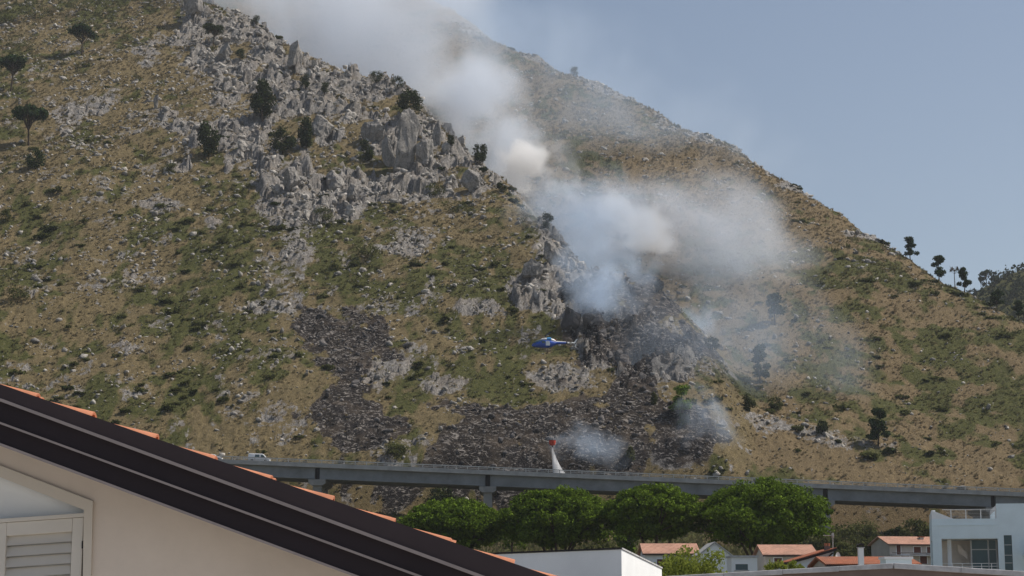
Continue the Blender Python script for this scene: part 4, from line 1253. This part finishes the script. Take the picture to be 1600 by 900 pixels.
def place_house(label, u0, u1, v_eave, v_ridge, D, Dy, wallm, roofm, wins=(), rz=0, **kw):
    a = P(u0, v_eave, D); b = P(u1, v_eave, D)
    ridge = P((u0 + u1) / 2, v_ridge, D + Dy / 2)
    xc = (a.x + b.x) / 2
    gz = ground_z(xc, D + Dy / 2)
    return gable_house(label, (xc, D + Dy / 2, gz), rz, (b.x - a.x), Dy, a.z - gz, ridge.z - gz, wallm, roofm, [((q[0] - .5) * (b.x - a.x), P(u0, q[1], D).z - gz, q[2], q[3]) + tuple(q[4:]) for q in wins], **kw)

place_house('white house with pink tiled roof behind the forked pine trunk', 1008, 1090, 866, 851.5, 226, 9, 'white_wall', 'roof_tile_pink', [(.3, 882, 1.0, 1.3), (.75, 884, 1.0, 1.3)])
place_house('house with pink tiled roof behind the largest pine trunk', 1196, 1274, 868, 853.5, 212, 9, 'house_wall', 'roof_tile_pink', [(.25, 880, .9, 1.2), (.7, 880, .9, 1.2)])
# white gable end beside the leafy tree
gp = P(1117, 860, 205); gz = ground_z(gp.x, 205)
gable_house('white gabled outbuilding with grey roof between two pine trunks', (gp.x, 209, gz), R(90), 8, 3.6, P(1117, 868, 205).z - gz, P(1117, 849, 205).z - gz, 'white_wall', 'concrete', (), .2, 'outbuilding')
gp = P(1163, 874, 190); gz = ground_z(gp.x, 190)
an = thing('flat_outbuilding', 'low white flat-roofed outbuilding with a dark opening at pine trunk', 'outbuilding', (gp.x, 192, gz))
hh_ = P(1163, 868, 190).z - gz
MB().bb(-1.35, 1.35, -2, 2, -1, hh_ - .2).build('wall', 'white_wall', an)
MB().bb(-1.5, 1.5, -2.15, 2.15, hh_ - .19, hh_).build('roof', 'coping', an)
opening(an, -.3, P(1163, 886, 190).z - gz, 1.3, .6, -2.0, 'window', 'window_glass')
# house at right, set at an angle
gp = P(1418, 868, 282); gz = ground_z(gp.x, 286)
def zz(v, D=282): return P(1418, v, D).z - gz
h6 = gable_house('cream two storey house with brown windows beside the pale modern building', (gp.x + .6, 287, gz), R(14), 8.2, 6.6, zz(850), zz(838.5), 'house_wall', 'roof_tile_pink',
                 [(-2.6, zz(858), .7, 1.5, 'door', 'brown_shutter', False), (.6, zz(859), 1.2, 1.0), (2.7, zz(859), .9, 1.0), (-1.5, zz(874), 1.4, 1.4), (1.6, zz(874), 1.2, 1.3)], .45, chimney=(2.4, -1.2, zz(838)))
MB().bb(-4.1, 4.1, -4.2, -3.32, zz(868.5), zz(867)).build('balcony_slab', 'coping', h6)
MB().tube([(-4.05, -4.1, zz(863.5)), (4.05, -4.1, zz(863.5))], .05, 6).build('balcony_rail', 'dark_trim', h6)

# shed with the dark sloping roof edge
D_ = 150.0
gx = P(1270, 880, D_); gz = ground_z(gx.x, D_)
shed = thing('shed', 'pale blue white shed with dark sloping roof edge, antenna and dish', 'shed', (gx.x, D_, gz))
def q_(u_, v_, off=0.0):
    p = P(u_, v_, D_); return Vector((p.x - gx.x, off, p.z - gz))
MB().prism([q_(1236, 880), q_(1302, 861), q_(1302, 960), q_(1236, 960)], (0, 7, 0)).build('wall', 'cool_wall', shed)
rf = MB().prism([q_(1228, 879.5, -.5), q_(1306, 856.8, -.5), q_(1306, 860.5, -.5), q_(1228, 883, -.5)], (0, 8, 0)).build('roof', 'dark_trim', shed)
MB().prism([q_(1230, 877.6, -.45), q_(1306, 855.4, -.45), q_(1306, 856.7, -.45), q_(1230, 879, -.45)], (0, 7.9, 0)).build('roof_covering', 'roof_tile_red', rf)
MB().tube([q_(1301, 864, -.08), q_(1290, 874, -.08), q_(1290, 910, -.08)], .06, 8).build('drain_pipe', 'dark_trim', shed)
pot = MB().bb(q_(1291, 857).x, q_(1299, 857).x, .6, 1.1, q_(1295, 863).z, q_(1295, 853).z).build('chimney', 'brown_wall', shed)
for u_ in (1292.5, 1297.5):
    MB().tube([q_(u_, 853.2, .85), q_(u_, 848.5, .85)], [.11, .13], 10).build('chimney_pot', 'terracotta', pot)
ant = MB().tube([q_(1303, 858, .5), q_(1303, 832, .5)], .035, 6).build('antenna_mast', 'rail_steel', shed)
am = MB().tube([q_(1288, 836.5, .5), q_(1305, 836.5, .5)], .03, 6)
for k in range(6): am.tube([q_(1289 + k * 2.7, 836.5, -.0), q_(1289 + k * 2.7, 836.5, 1.0)], .018, 5)
am.bb(q_(1301.5, 836).x, q_(1304, 836).x, .3, .7, q_(1303, 840).z, q_(1303, 833).z)
am.build('antenna', 'rail_steel', ant)
dm = MB(); n = 16; dc = q_(1308, 872, -.3); vs = []; fs = []
for i, (rr, dd) in enumerate([(0.02, .10), (.2, .08), (.36, .03), (.45, -.03)]):
    for k in range(n):
        a = 6.2832 * k / n
        loc_ = Vector((rr * math.cos(a), dd, rr * 1.1 * math.sin(a)))
        loc_.rotate(Matrix.Rotation(R(52), 3, 'Z'))
        vs.append(dc + loc_)
for i in range(3):
    for k in range(n): fs.append((i * n + k, i * n + (k + 1) % n, (i + 1) * n + (k + 1) % n, (i + 1) * n + k))
dsh = dm.add(vs, fs + [tuple(range(n))]).build('satellite_dish', 'dish_white', shed, True)
MB().tube([dc, q_(1302, 874, .2)], .03, 6).build('dish_arm', 'rail_steel', dsh)

# low red roof with chimney
D_ = 140.0
gx = P(1340, 890, D_); gz = ground_z(gx.x, D_)
place_house('low house with brick red tiled roof behind the concrete gable', 1296, 1432, 884, 873.5, 140, 8, 'house_wall', 'roof_tile_red')
ch = thing('chimney_stack', 'tall white chimney with a dark cowl on the brick red roof', 'chimney', P(1345.5, 884, 139.4))
hz_ = (884 - 857) * 139 / F
MB().bb(-.2, .2, -.2, .2, -.6, hz_).build('shaft', 'white_wall', ch)
MB().bb(-.26, .26, -.26, .26, hz_ + .002, hz_ + .07).build('collar', 'coping', ch)
for a, b in ((-.18, -.18), (.18, -.18), (-.18, .18), (.18, .18)):
    MB().bb(a - .04, a + .04, b - .04, b + .04, hz_ + .071, hz_ + .24).build('cowl_post', 'dark_trim', ch)
MB().prism([(-.3, -.3, hz_ + .241), (.3, -.3, hz_ + .241), (0, -.3, hz_ + .36)], (0, .6, 0)).build('cowl', 'dark_trim', ch)
wb = thing('roof_parapet', 'white roof-top block beside the tall chimney', 'parapet', P(1400, 884, 133))
MB().bb(-.95, .95, -1, 1, -1.5, (884 - 874.5) * 133 / F).build('wall', 'cool_wall', wb)
MB().bb(-1.05, 1.05, -1.1, 1.1, (884 - 874.4) * 133 / F, (884 - 870.5) * 133 / F).build('coping', 'white_wall', wb)

# ------------------------------------------------------------------ modern pale building on the right
D_ = 165.0
o0 = P(1457, 900, D_); gz = ground_z(o0.x + 6, D_ + 5)
mod = thing('modern_building', 'pale blue white modern building with roof terrace railing and glazed loggia', 'building', (o0.x, D_, gz), R(-12))
def X(u_): return P(u_, 850, D_).x - o0.x
def Zv(v_): return P(1500, v_, D_).z - gz
x0, x1, x2, x3, x4, x5 = X(1457), X(1471), X(1556), X(1565), X(1577), X(1720)
dp = 12.0
zp, zt = Zv(811), Zv(788)
zc, zf = Zv(842), Zv(896)
WM = 'cool_wall'
wl = MB()
wl.bb(x0, x1 - .001, 0, .45, -2, zc)                       # corner pier
wl.bb(x0, x2 - .001, 0, .45, zc + .001, zp)                # beam over the loggia
wl.bb(x2, x3, 0, .45, -2, zt)                              # pier
wl.bb(x3 + .001, x4 - .001, 0, .45, Zv(837), zt)           # over slot window
wl.bb(x4, X(1598), 0, .45, -2, zt)
wl.bb(X(1598) + .001, X(1640), 0, .45, Zv(836), zt)
wl.bb(X(1640) + .001, x5, 0, .45, -2, zt)
wl.bb(x1, x2 - .001, 0, .45, -2, zf)                       # loggia apron
wl.build('front_wall', WM, mod)
MB().bb(x0, x0 + .4, .46, 1.2, -2, zp).build('side_wall', WM, mod)
MB().bb(x0, x0 + .4, 6.5, dp, -2, zp).build('side_wall', WM, mod)
MB().bb(x0, x0 + .4, 1.21, 6.49, Zv(843), zp).build('side_wall', WM, mod)
MB().bb(x0, x5, dp, dp + .4, -2, zp).build('back_wall', WM, mod)
MB().bb(x2 + .001, x5, .46, dp, zt - .5, zt - .1).build('tower_roof', 'coping', mod)
MB().bb(x0 + .41, x2 - .3, .46, dp - .01, Zv(835), Zv(831)).build('terrace_floor', 'coping', mod)
MB().bb(x0 + .41, x5, .46, dp - .01, Zv(842.5), Zv(840)).build('ceiling', 'white_wall', mod)
MB().bb(x2 + .01, x2 + .35, 3.2, dp - .02, Zv(830), zt - .51).build('tower_side_wall', WM, mod)
MB().bb(x0 + .41, x5, .46, dp - .02, zf - .3, zf).build('loggia_floor', 'coping', mod)
MB().prism([(x0 + .02, .06, zp + .002), (x0 + .02, .06, Zv(797)), (x0 + 1.95, .06, zp + .002)], (0, .34, 0)).build('parapet_fin', 'white_wall', mod)
MB().bb(x0 + .02, x0 + .36, .41, dp, zp + .002, Zv(797)).build('side_parapet', 'white_wall', mod)
MB().bb(x0 - .03, x2 - .05, -.05, .0 - .002, Zv(821.5), Zv(820)).build('string_course', WM, mod)
rl = MB(); ra = X(1487)
for k in range(4):
    xq = ra + (x2 - .08 - ra) * k / 3
    rl.bb(xq - .045, xq + .045, .1, .19, zp + .002, Zv(797))
rl.build('rail_posts', 'dish_white', mod)
MB().bb(X(1474), x2 - .02, .095, .195, Zv(797) + .002, Zv(796)).build('top_rail', 'dish_white', mod)
for k in range(6):
    zq = zp + (Zv(797.5) - zp) * (k + .6) / 6
    MB().bb(X(1478) + .25 * (5 - k) * .4, x2 - .02, .13, .16, zq - .014, zq + .014).build('rail_wire', 'rail_steel', mod)
# loggia interior
MB().bb(x0 + .41, x5, 5.0, 5.2, zf + .001, Zv(842.6)).build('inner_wall', 'cream_wall', mod)
MB().bb(X(1480), X(1486), 1.2, 1.8, zf + .001, Zv(842.6)).build('column', 'white_wall', mod)
MB().prism([(X(1497), 3.0, Zv(850)), (X(1499), 3.0, Zv(850)), (X(1511), 3.0, Zv(864)), (X(1511), 3.0, Zv(873)), (X(1497), 3.0, Zv(862))], (0, .25, 0)).build('stair_side', 'cream_wall', mod)
gl = MB().bb(X(1516), x2 - .02, 1.9, 1.95, zf + .001, Zv(843.5)).build('glazing', 'window_glass', mod)
for u_ in (1516.5, 1542.5, 1555):
    MB().bb(X(u_) - .06, X(u_) + .06, 1.82, 1.895, zf + .002, Zv(843.5)).build('mullion', 'rail_steel', gl)
MB().bb(X(1517.2), X(1554.2), 1.83, 1.89, Zv(859), Zv(857.5)).build('transom', 'rail_steel', gl)
MB().bb(x3 + .02, x4 - .02, .2, .25, -1, Zv(837.2)).build('slot_window', 'window_glass', mod)
for v_ in (852, 868, 880):
    MB().bb(x3 + .02, x4 - .02, .15, .198, Zv(v_) - .03, Zv(v_) + .03).build('glazing_bar', 'rail_steel', mod)
MB().bb(X(1598) + .02, X(1640) - .02, .22, .27, -1, Zv(836.2)).build('window_pane', 'window_glass', mod)
lr = MB()
for u_ in (1486, 1501, 1516, 1530, 1545): lr.bb(X(u_) - .03, X(u_) + .03, .14, .2, zf + .002, Zv(881))
lr.build('loggia_rail_posts', 'dish_white', mod)
for v_ in (881, 885.5, 890): MB().bb(x1 + .02, x2 - .02, .145, .195, Zv(v_) + .002, Zv(v_) + .05).build('loggia_rail', 'dish_white', mod)
MB().prism([(X(1601), -.02, Zv(836)), (X(1601), -1.7, Zv(866)), (X(1601), -1.7, Zv(871)), (X(1601), -.02, Zv(842))], (3.0, 0, 0)).build('awning', 'white_wall', mod)
aw = MB().prism([(X(1592), -1.25, Zv(870)), (X(1601), -1.25, Zv(846)), (X(1601), -1.25, Zv(870))], (0, 1.2, 0)).build('awning_side', 'white_wall', mod)

# ------------------------------------------------------------------ near roofs along the bottom
D_ = 45.0
gx = P(1395, 880, D_)
gb = thing('gable_building', 'low brown building with worn concrete coping on its shallow gable', 'building', (gx.x, D_, 0))
def q_(u_, v_, off=0.0):
    p = P(u_, v_, D_); return Vector((p.x - gx.x, off, p.z))
pk, lf, rt = (1395, 880), (1040, 900.2), (1800, 906)
MB().prism([q_(lf[0], lf[1] + 7), q_(pk[0], pk[1] + 8), q_(rt[0], rt[1] + 8), q_(rt[0], 1560), q_(lf[0], 1560)], (0, 14, 0)).build('wall', 'brown_wall', gb)
cuts_l = [1040, 1130, 1222, 1310, 1394.3]
def lerp_v(a, b, u_): return a[1] + (b[1] - a[1]) * (u_ - a[0]) / (b[0] - a[0])
for a, b in zip(cuts_l[:-1], cuts_l[1:]):
    b2 = b - .35
    MB().prism([q_(a, lerp_v(lf, pk, a), -.1), q_(b2, lerp_v(lf, pk, b2), -.1), q_(b2, lerp_v(lf, pk, b2) + 8.3, -.1), q_(a, lerp_v(lf, pk, a) + 7.3, -.1)], (0, .5, 0)).build('coping_slab', 'coping', gb, False, .012)
cuts_r = [1396, 1500, 1605, 1700, 1800]
for a, b in zip(cuts_r[:-1], cuts_r[1:]):
    b2 = b - .35
    MB().prism([q_(a, lerp_v(pk, rt, a) - .3, -.12), q_(b2, lerp_v(pk, rt, b2) - .3, -.12), q_(b2, lerp_v(pk, rt, b2) + 8.3, -.12), q_(a, lerp_v(pk, rt, a) + 8.3, -.12)], (0, .5, 0)).build('coping_slab', 'coping', gb, False, .012)
for (a, b) in ((lf, pk), (pk, rt)):
    MB().prism([q_(a[0], a[1] + 3.5, .42), q_(b[0], b[1] + 3.5, .42), q_(b[0], b[1] + 6.8, .42), q_(a[0], a[1] + 6.8, .42)], (0, 13.4, 0)).build('roof', 'concrete', gb)

D_ = 60.0
gx = P(970, 880, D_)
wh = thing('white_building', 'plain white building with sloping gable wall beside the dark roof edge', 'building', (gx.x, D_, 0))
def q_(u_, v_, y_=D_):
    p = P(u_, v_, y_); return Vector((p.x - gx.x, y_ - D_, p.z))
a, b = q_(770, 866.5, 61.5), q_(971, 858.5)
c = q_(1034, 889, 68.0)
dn_ = lambda p: Vector((p.x, p.y, -.5))
fl, fr_ = a, b
back = c
MB().add([a, b, dn_(b), dn_(a), c, dn_(c), Vector((a.x + .8, c.y + 2, c.z)), Vector((a.x + .8, c.y + 2, -.5))],
         [(0, 1, 2, 3), (1, 4, 5, 2), (4, 6, 7, 5), (6, 0, 3, 7), (0, 1, 4, 6)]).build('wall', 'white_wall', wh)
e = Vector((0, -.05, .015))
MB().prism([a + e, b + e, b + e + Vector((0, 0, .05)), a + e + Vector((0, 0, .05))], (0, .3, 0)).build('roof_edging', 'dark_trim', wh)
e2 = Vector((.03, -.01, .012))
MB().prism([b + e2, c + e2, c + e2 + Vector((0, 0, .05)), b + e2 + Vector((0, 0, .05))], (-.25, .05, 0)).build('verge_edging', 'coping', wh)

# ------------------------------------------------------------------ near house on the left: gable wall, verge boards, tiles, shutter
W1, W2 = Vector((-2.86, 10.0, 0)), Vector((-.80, 10.02, 0))
NW = Vector(((W2 - W1).y, -(W2 - W1).x, 0)).normalized()
if NW.dot(-W1) < 0: NW = -NW
house = thing('cream_house', 'cream rendered house with dark brown verge boards and terracotta tiles', 'house', (W1.x, W1.y, 0))
HO = Vector((W1.x, W1.y, 0))
def hpnt(u_, v_, off=0.0):
    d = ray(u_, v_)
    c0 = Vector((0, 0, CZ))
    t = (NW.dot(W1) + off) / (NW.x * d.x + NW.y * d.y)
    return c0 + d * t - HO
def topv(u_): return 600 + .3490 * u_
offA = [0, 22, 27, 59, 62.5, 92, 96.5]; offB = [0, 32, 37.5, 68, 72, 104, 108]
def line(k, u_):
    q = (max(-250, u_)) / 560
    return topv(u_) + offA[k] + (offB[k] - offA[k]) * q
uL, uR = -700, 1150
def band(name, k0, k1, off, thick, mat, d0=0.0, d1=0.0, bevel=0):
    us = [uL, -250, uR]
    pts = [hpnt(u_, line(k0, u_) + d0, off) for u_ in us] + [hpnt(u_, line(k1, u_) + d1, off) for u_ in reversed(us)]
    return MB().prism(pts, -NW * thick).build(name, mat, house, False, bevel)
band('verge_board', 0, 1, .50, .05, 'fascia_wood')
band('drip_trim', 1, 2, .512, .06, 'fascia_trim')
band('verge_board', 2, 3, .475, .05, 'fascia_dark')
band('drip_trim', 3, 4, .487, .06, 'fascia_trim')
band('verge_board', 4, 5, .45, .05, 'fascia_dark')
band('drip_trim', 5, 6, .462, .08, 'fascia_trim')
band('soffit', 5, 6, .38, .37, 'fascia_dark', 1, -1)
band('roof_deck', 0, 1, .44, 7.5, 'fascia_wood', 26, 6)
# wall with the window recess left open
zb_ = Vector((0, 0, -CZ))
us = [uL, -250, uR]
u_r, v_h = 145.0, 783.0
def flo(u_):
    p = hpnt(u_, 900, 0); return Vector((p.x, p.y, -.5))
def surr(u_): return 727 + (783 - 727) * u_ / 145.0
# wall polygons: above the recess, right of it and below it
wl = MB()
top_pts = [hpnt(u_, line(6, u_) - 22) for u_ in (uL, -250, 145, uR)]
wl.prism([top_pts[0], top_pts[1], top_pts[2], hpnt(145, surr(145)), hpnt(-300, surr(-300)), hpnt(uL, surr(-300))], -NW * .3)
wl.prism([top_pts[2], top_pts[3], flo(uR), flo(145), hpnt(137, 1100), hpnt(145, surr(145))], -NW * .3)
wl.prism([hpnt(137, 1100), flo(145), flo(uL), hpnt(uL, 1100)], -NW * .3)
wl.prism([hpnt(-300, surr(-300)), hpnt(-310, 1100), hpnt(uL, 1100), hpnt(uL, surr(-300))], -NW * .3)
wl.build('gable_wall', 'cream_wall', house)
p0, p1 = flo(uL), flo(uR)
for pa in (p0, p1):
    ztop = 8.3 if pa is p1 else 12.0
    MB().prism([pa - NW * .31, pa - NW * 7.6, (pa - NW * 7.6) + Vector((0, 0, ztop + .5)), (pa - NW * .31) + Vector((0, 0, ztop + .5))], (W1 - W2).normalized() * (.3 if pa is p1 else -.3)).build('side_wall', 'cream_wall', house)
# surround band, reveal and shutter
MB().prism([hpnt(145, surr(145), .02), hpnt(-300, surr(-300), .02), hpnt(-300, surr(-300) + 17, .02), hpnt(131, surr(131) + 19, .02), hpnt(126, 1095, .02), hpnt(137.5, 1095, .02)], -NW * .09).build('window_surround', 'surround', house, False)
MB().prism([hpnt(137, surr(137), -.085), hpnt(-300, surr(-300), -.085), hpnt(-300, 1100, -.085), hpnt(132, 1100, -.085)], -NW * .06).build('recess_wall', 'white_wall', house)
sh = bpy.data.objects.new('shutter', None); COL.objects.link(sh); sh.parent = house; sh.empty_display_size = .2
def shq(name, u0, v0, u1, v1, u2, v2, u3, v3, off, th, mat, bevel=.003):
    m_ = MB().prism([hpnt(u0, v0, off), hpnt(u1, v1, off), hpnt(u2, v2, off), hpnt(u3, v3, off)], -NW * th).mesh(name, mat, False, bevel)
    o = link(name, m_, sh); return o
def tilt(v_, u_): return v_ - .070 * (u_ - 60)
def bar(name, u0, u1, v0, v1, off, th, mat, lean=.042):
    f = lambda u_, v_: (u_ - lean * (v_ - 850) , tilt(v_, u_))
    a, b, c, d = f(u0, v0), f(u1, v0), f(u1, v1), f(u0, v1)
    return shq(name, *a, *b, *c, *d, off, th, mat)
bar('stile', 112, 129, 813, 1060, -.01, .04, 'shutter_paint')
bar('stile', -8, 9, 813, 1060, -.01, .04, 'shutter_paint')
bar('top_rail', 9.2, 111.8, 813, 834, -.011, .038, 'shutter_paint')
bar('stile', -26, -9, 813, 1060, -.01, .04, 'shutter_paint')
bar('stile', -146, -129, 813, 1060, -.01, .04, 'shutter_paint')
bar('top_rail', -128.8, -26.2, 813, 834, -.011, .038, 'shutter_paint')
bar('head_board', -150, 131, 806, 812.4, .0, .05, 'shutter_paint')
for k in range(13):
    v0 = 834.3 + k * 17
    for ua, ub in ((9.2, 111.8), (-128.8, -26.2)):
        a, b = (ua - .042 * (v0 - 850), tilt(v0, ua)), (ub - .042 * (v0 - 850), tilt(v0, ub))
        c, d = (ub - .042 * (v0 + 15 - 850), tilt(v0 + 15, ub)), (ua - .042 * (v0 + 15 - 850), tilt(v0 + 15, ua))
        pts = [hpnt(*a, -.046), hpnt(*b, -.046), hpnt(*c, -.016), hpnt(*d, -.016)]
        link('slat', MB().prism(pts, -NW * .008).mesh('slat', 'shutter_paint', False, 0), sh)
MB().prism([hpnt(132, 806, -.03), hpnt(134, 806, -.03), hpnt(124, 1060, -.03), hpnt(122, 1060, -.03)], -NW * .03).build('hinge_gap', 'dark_trim', house)
for v_ in (851, 930):
    MB().tube([hpnt(129.5 - .042 * (v_ - 850), v_ - 6, .0), hpnt(129 - .042 * (v_ - 850), v_ + 6, .0)], .006, 8).build('hinge', 'dark_trim', house)
# barrel tiles along the verge, three courses deep
def barrel(p_up, p_lo, r_up, r_lo, n=9):
    ax = (p_lo - p_up).normalized(); sd = NW; upv = sd.cross(ax)
    if upv.z < 0: upv = -upv
    vs, fs = [], []
    for p, rr in ((p_up, r_up), (p_lo, r_lo)):
        for th in (0, -.014):
            for k in range(n):
                a = math.pi * k / (n - 1)
                vs.append(p + sd * math.cos(a) * (rr + th) + upv * math.sin(a) * (rr + th))
    for k in range(n - 1):
        fs += [(k, k + 1, 2 * n + k + 1, 2 * n + k), (n + k, 3 * n + k, 3 * n + k + 1, n + k + 1), (2 * n + k, 2 * n + k + 1, 3 * n + k + 1, 3 * n + k), (k, n + k, n + k + 1, k + 1)]
    fs += [(0, 2 * n, 3 * n, n), (n - 1, 2 * n - 1, 4 * n - 1, 3 * n - 1)]
    return MB().add(vs, fs)
rgt = random.Random(4)
lows = [-395, -305, -215, -125, -35, 56, 145, 236, 328, 421, 515, 608, 702, 796, 892, 990, 1090]
for c_ in range(3):
    for k, u_ in enumerate(lows):
        off = .37 - c_ * .19
        j = rgt.uniform(-2.2, 2.2)
        du = rgt.uniform(-5, 5)
        pu = hpnt(u_ - 112 + du, topv(u_ - 112 + du) + 29 + c_ * 1.2, off)
        pl = hpnt(u_ + du, topv(u_ + du) + 20.5 + j + c_ * 1.2, off)
        barrel(pu, pl, .078, .088).build('roof_tile', 'terracotta', house, True)

# ------------------------------------------------------------------ smoke and falling water
def smoke(name, label, u0, v0, y0, rx, ry, rz, dens, nscale, colour, seed, rot=0.0, **kw):
    """rx, rz in picture pixels at that distance, ry in metres of depth"""
    p = P(u0, v0, y0); s = y0 / F
    mat_smoke('smoke_%d' % seed, dens, nscale, colour, seed, **kw)
    bm = bmesh.new(); bmesh.ops.create_icosphere(bm, subdivisions=3, radius=1.03)
    m_ = bpy.data.meshes.new(name); bm.to_mesh(m_); bm.free(); m_.materials.append(MATS['smoke_%d' % seed])
    o = link(name, m_); o.location = p; o.scale = (rx * s, ry, rz * s); o.rotation_euler = (0, rot, 0)
    return tag(o, label, 'smoke', kind='stuff')
WHT, BLU, WRM = (.85, .91, 1.0), (.70, .83, 1.0), (.965, .97, .98)
smoke('smoke', 'broad pale smoke column rising behind the crest of the spur', 555, 45, 850, 440, 95, 235, .030, .014, WHT, 1, R(33), lo=.24, hi=.66)
smoke('smoke', 'white smoke filling the gully behind the end of the crags', 765, 215, 690, 185, 42, 150, .060, .026, WHT, 2, R(38), lo=.30, hi=.66)
smoke('smoke', 'dense creamy smoke puff over the gully', 835, 262, 655, 105, 22, 70, .14, .05, WRM, 3, R(25), lo=.40, hi=.60)
smoke('smoke', 'dense creamy smoke puff above the burnt crag', 985, 345, 605, 100, 22, 95, .12, .055, WRM, 4, R(35), lo=.40, hi=.62)
smoke('smoke', 'wide veil of smoke drifting across the far slope', 1115, 360, 588, 280, 34, 195, .046, .022, WHT, 5, R(24), lo=.30, hi=.78)
smoke('smoke', 'blue smoke hugging the edge of the fire', 915, 370, 575, 210, 28, 140, .042, .028, BLU, 6, R(42), lo=.28, hi=.68)
smoke('smoke', 'thin blue smoke curling off the burnt crag', 940, 470, 492, 150, 14, 135, .085, .055, BLU, 7, R(35), lo=.38, hi=.68)
smoke('smoke', 'wisp of blue smoke on the right edge of the burnt crag', 1085, 500, 515, 80, 14, 100, .10, .07, BLU, 8, R(-45), lo=.40, hi=.70)
smoke('smoke', 'thin haze of smoke low on the far slope', 1150, 560, 480, 270, 32, 220, .024, .022, BLU, 9, R(20), lo=.24, hi=.8)
smoke('smoke', 'thin smoke drifting along the far skyline', 960, 190, 775, 440, 60, 175, .018, .016, BLU, 10, R(28), lo=.22, hi=.8)
smoke('smoke', 'faint smoke wisp rising from the foot of the burnt ground', 1105, 650, 432, 90, 8, 95, .09, .08, BLU, 11, R(-50), lo=.40, hi=.74)
smoke('smoke', 'drifting smoke and spray behind the falling water', 935, 700, 428, 110, 6, 52, .12, .09, BLU, 12, R(10), lo=.34, hi=.72)
tw = NT('water_spray')
wz = tw.noise(tw.pos(), 1.4, 4, .6, stretch=(1.6, 1.6, .22))
pvw = tw.n('VolumePrincipled'); pvw.inputs['Color'].default_value = (.97, .98, .99, 1)
tw.l(tw.math('MULTIPLY', tw.ramp(wz, (.34, .15), (.62, 1.0)), 2.4), pvw.inputs['Density']); tw.l(pvw.outputs[0], tw.out.inputs['Volume'])
t0, t1 = P(863, 697, HY_), P(863, 748, HY_)
rings_, nk = 9, 12
vs, fs = [], []
for i in range(rings_):
    f_ = i / (rings_ - 1)
    w_ = .16 + 1.75 * f_ ** 1.5; d_ = .16 + .9 * f_
    for k in range(nk):
        a = 6.2832 * k / nk
        vs.append((w_ - .2 + .25 * f_ + w_ * math.cos(a) * (1 + .12 * math.sin(3 * k + i)), d_ * math.sin(a), -(t0.z - t1.z) * f_))
for i in range(rings_ - 1):
    for k in range(nk): fs.append((i * nk + k, i * nk + (k + 1) % nk, (i + 1) * nk + (k + 1) % nk, (i + 1) * nk + k))
fs += [tuple(range(nk)), tuple((rings_ - 1) * nk + k for k in range(nk))]
ow = MB().add(vs, fs).build('falling_water', 'water_spray'); ow.location = t0
tag(ow, 'white stream of water falling from the orange bucket', 'water', kind='stuff')

# ------------------------------------------------------------------ air
th_ = NT('haze')
pv = th_.n('VolumePrincipled'); pv.inputs['Color'].default_value = (.80, .87, .96, 1); pv.inputs['Density'].default_value = .00006
pv.inputs['Anisotropy'].default_value = .2
th_.l(pv.outputs[0], th_.out.inputs['Volume'])
hz = MB().bb(-2950, 2950, -2950, 2950, -1.2, 700).build('haze', 'haze')
tag(hz, 'thin blue summer haze over the town and hill', 'haze', kind='stuff')
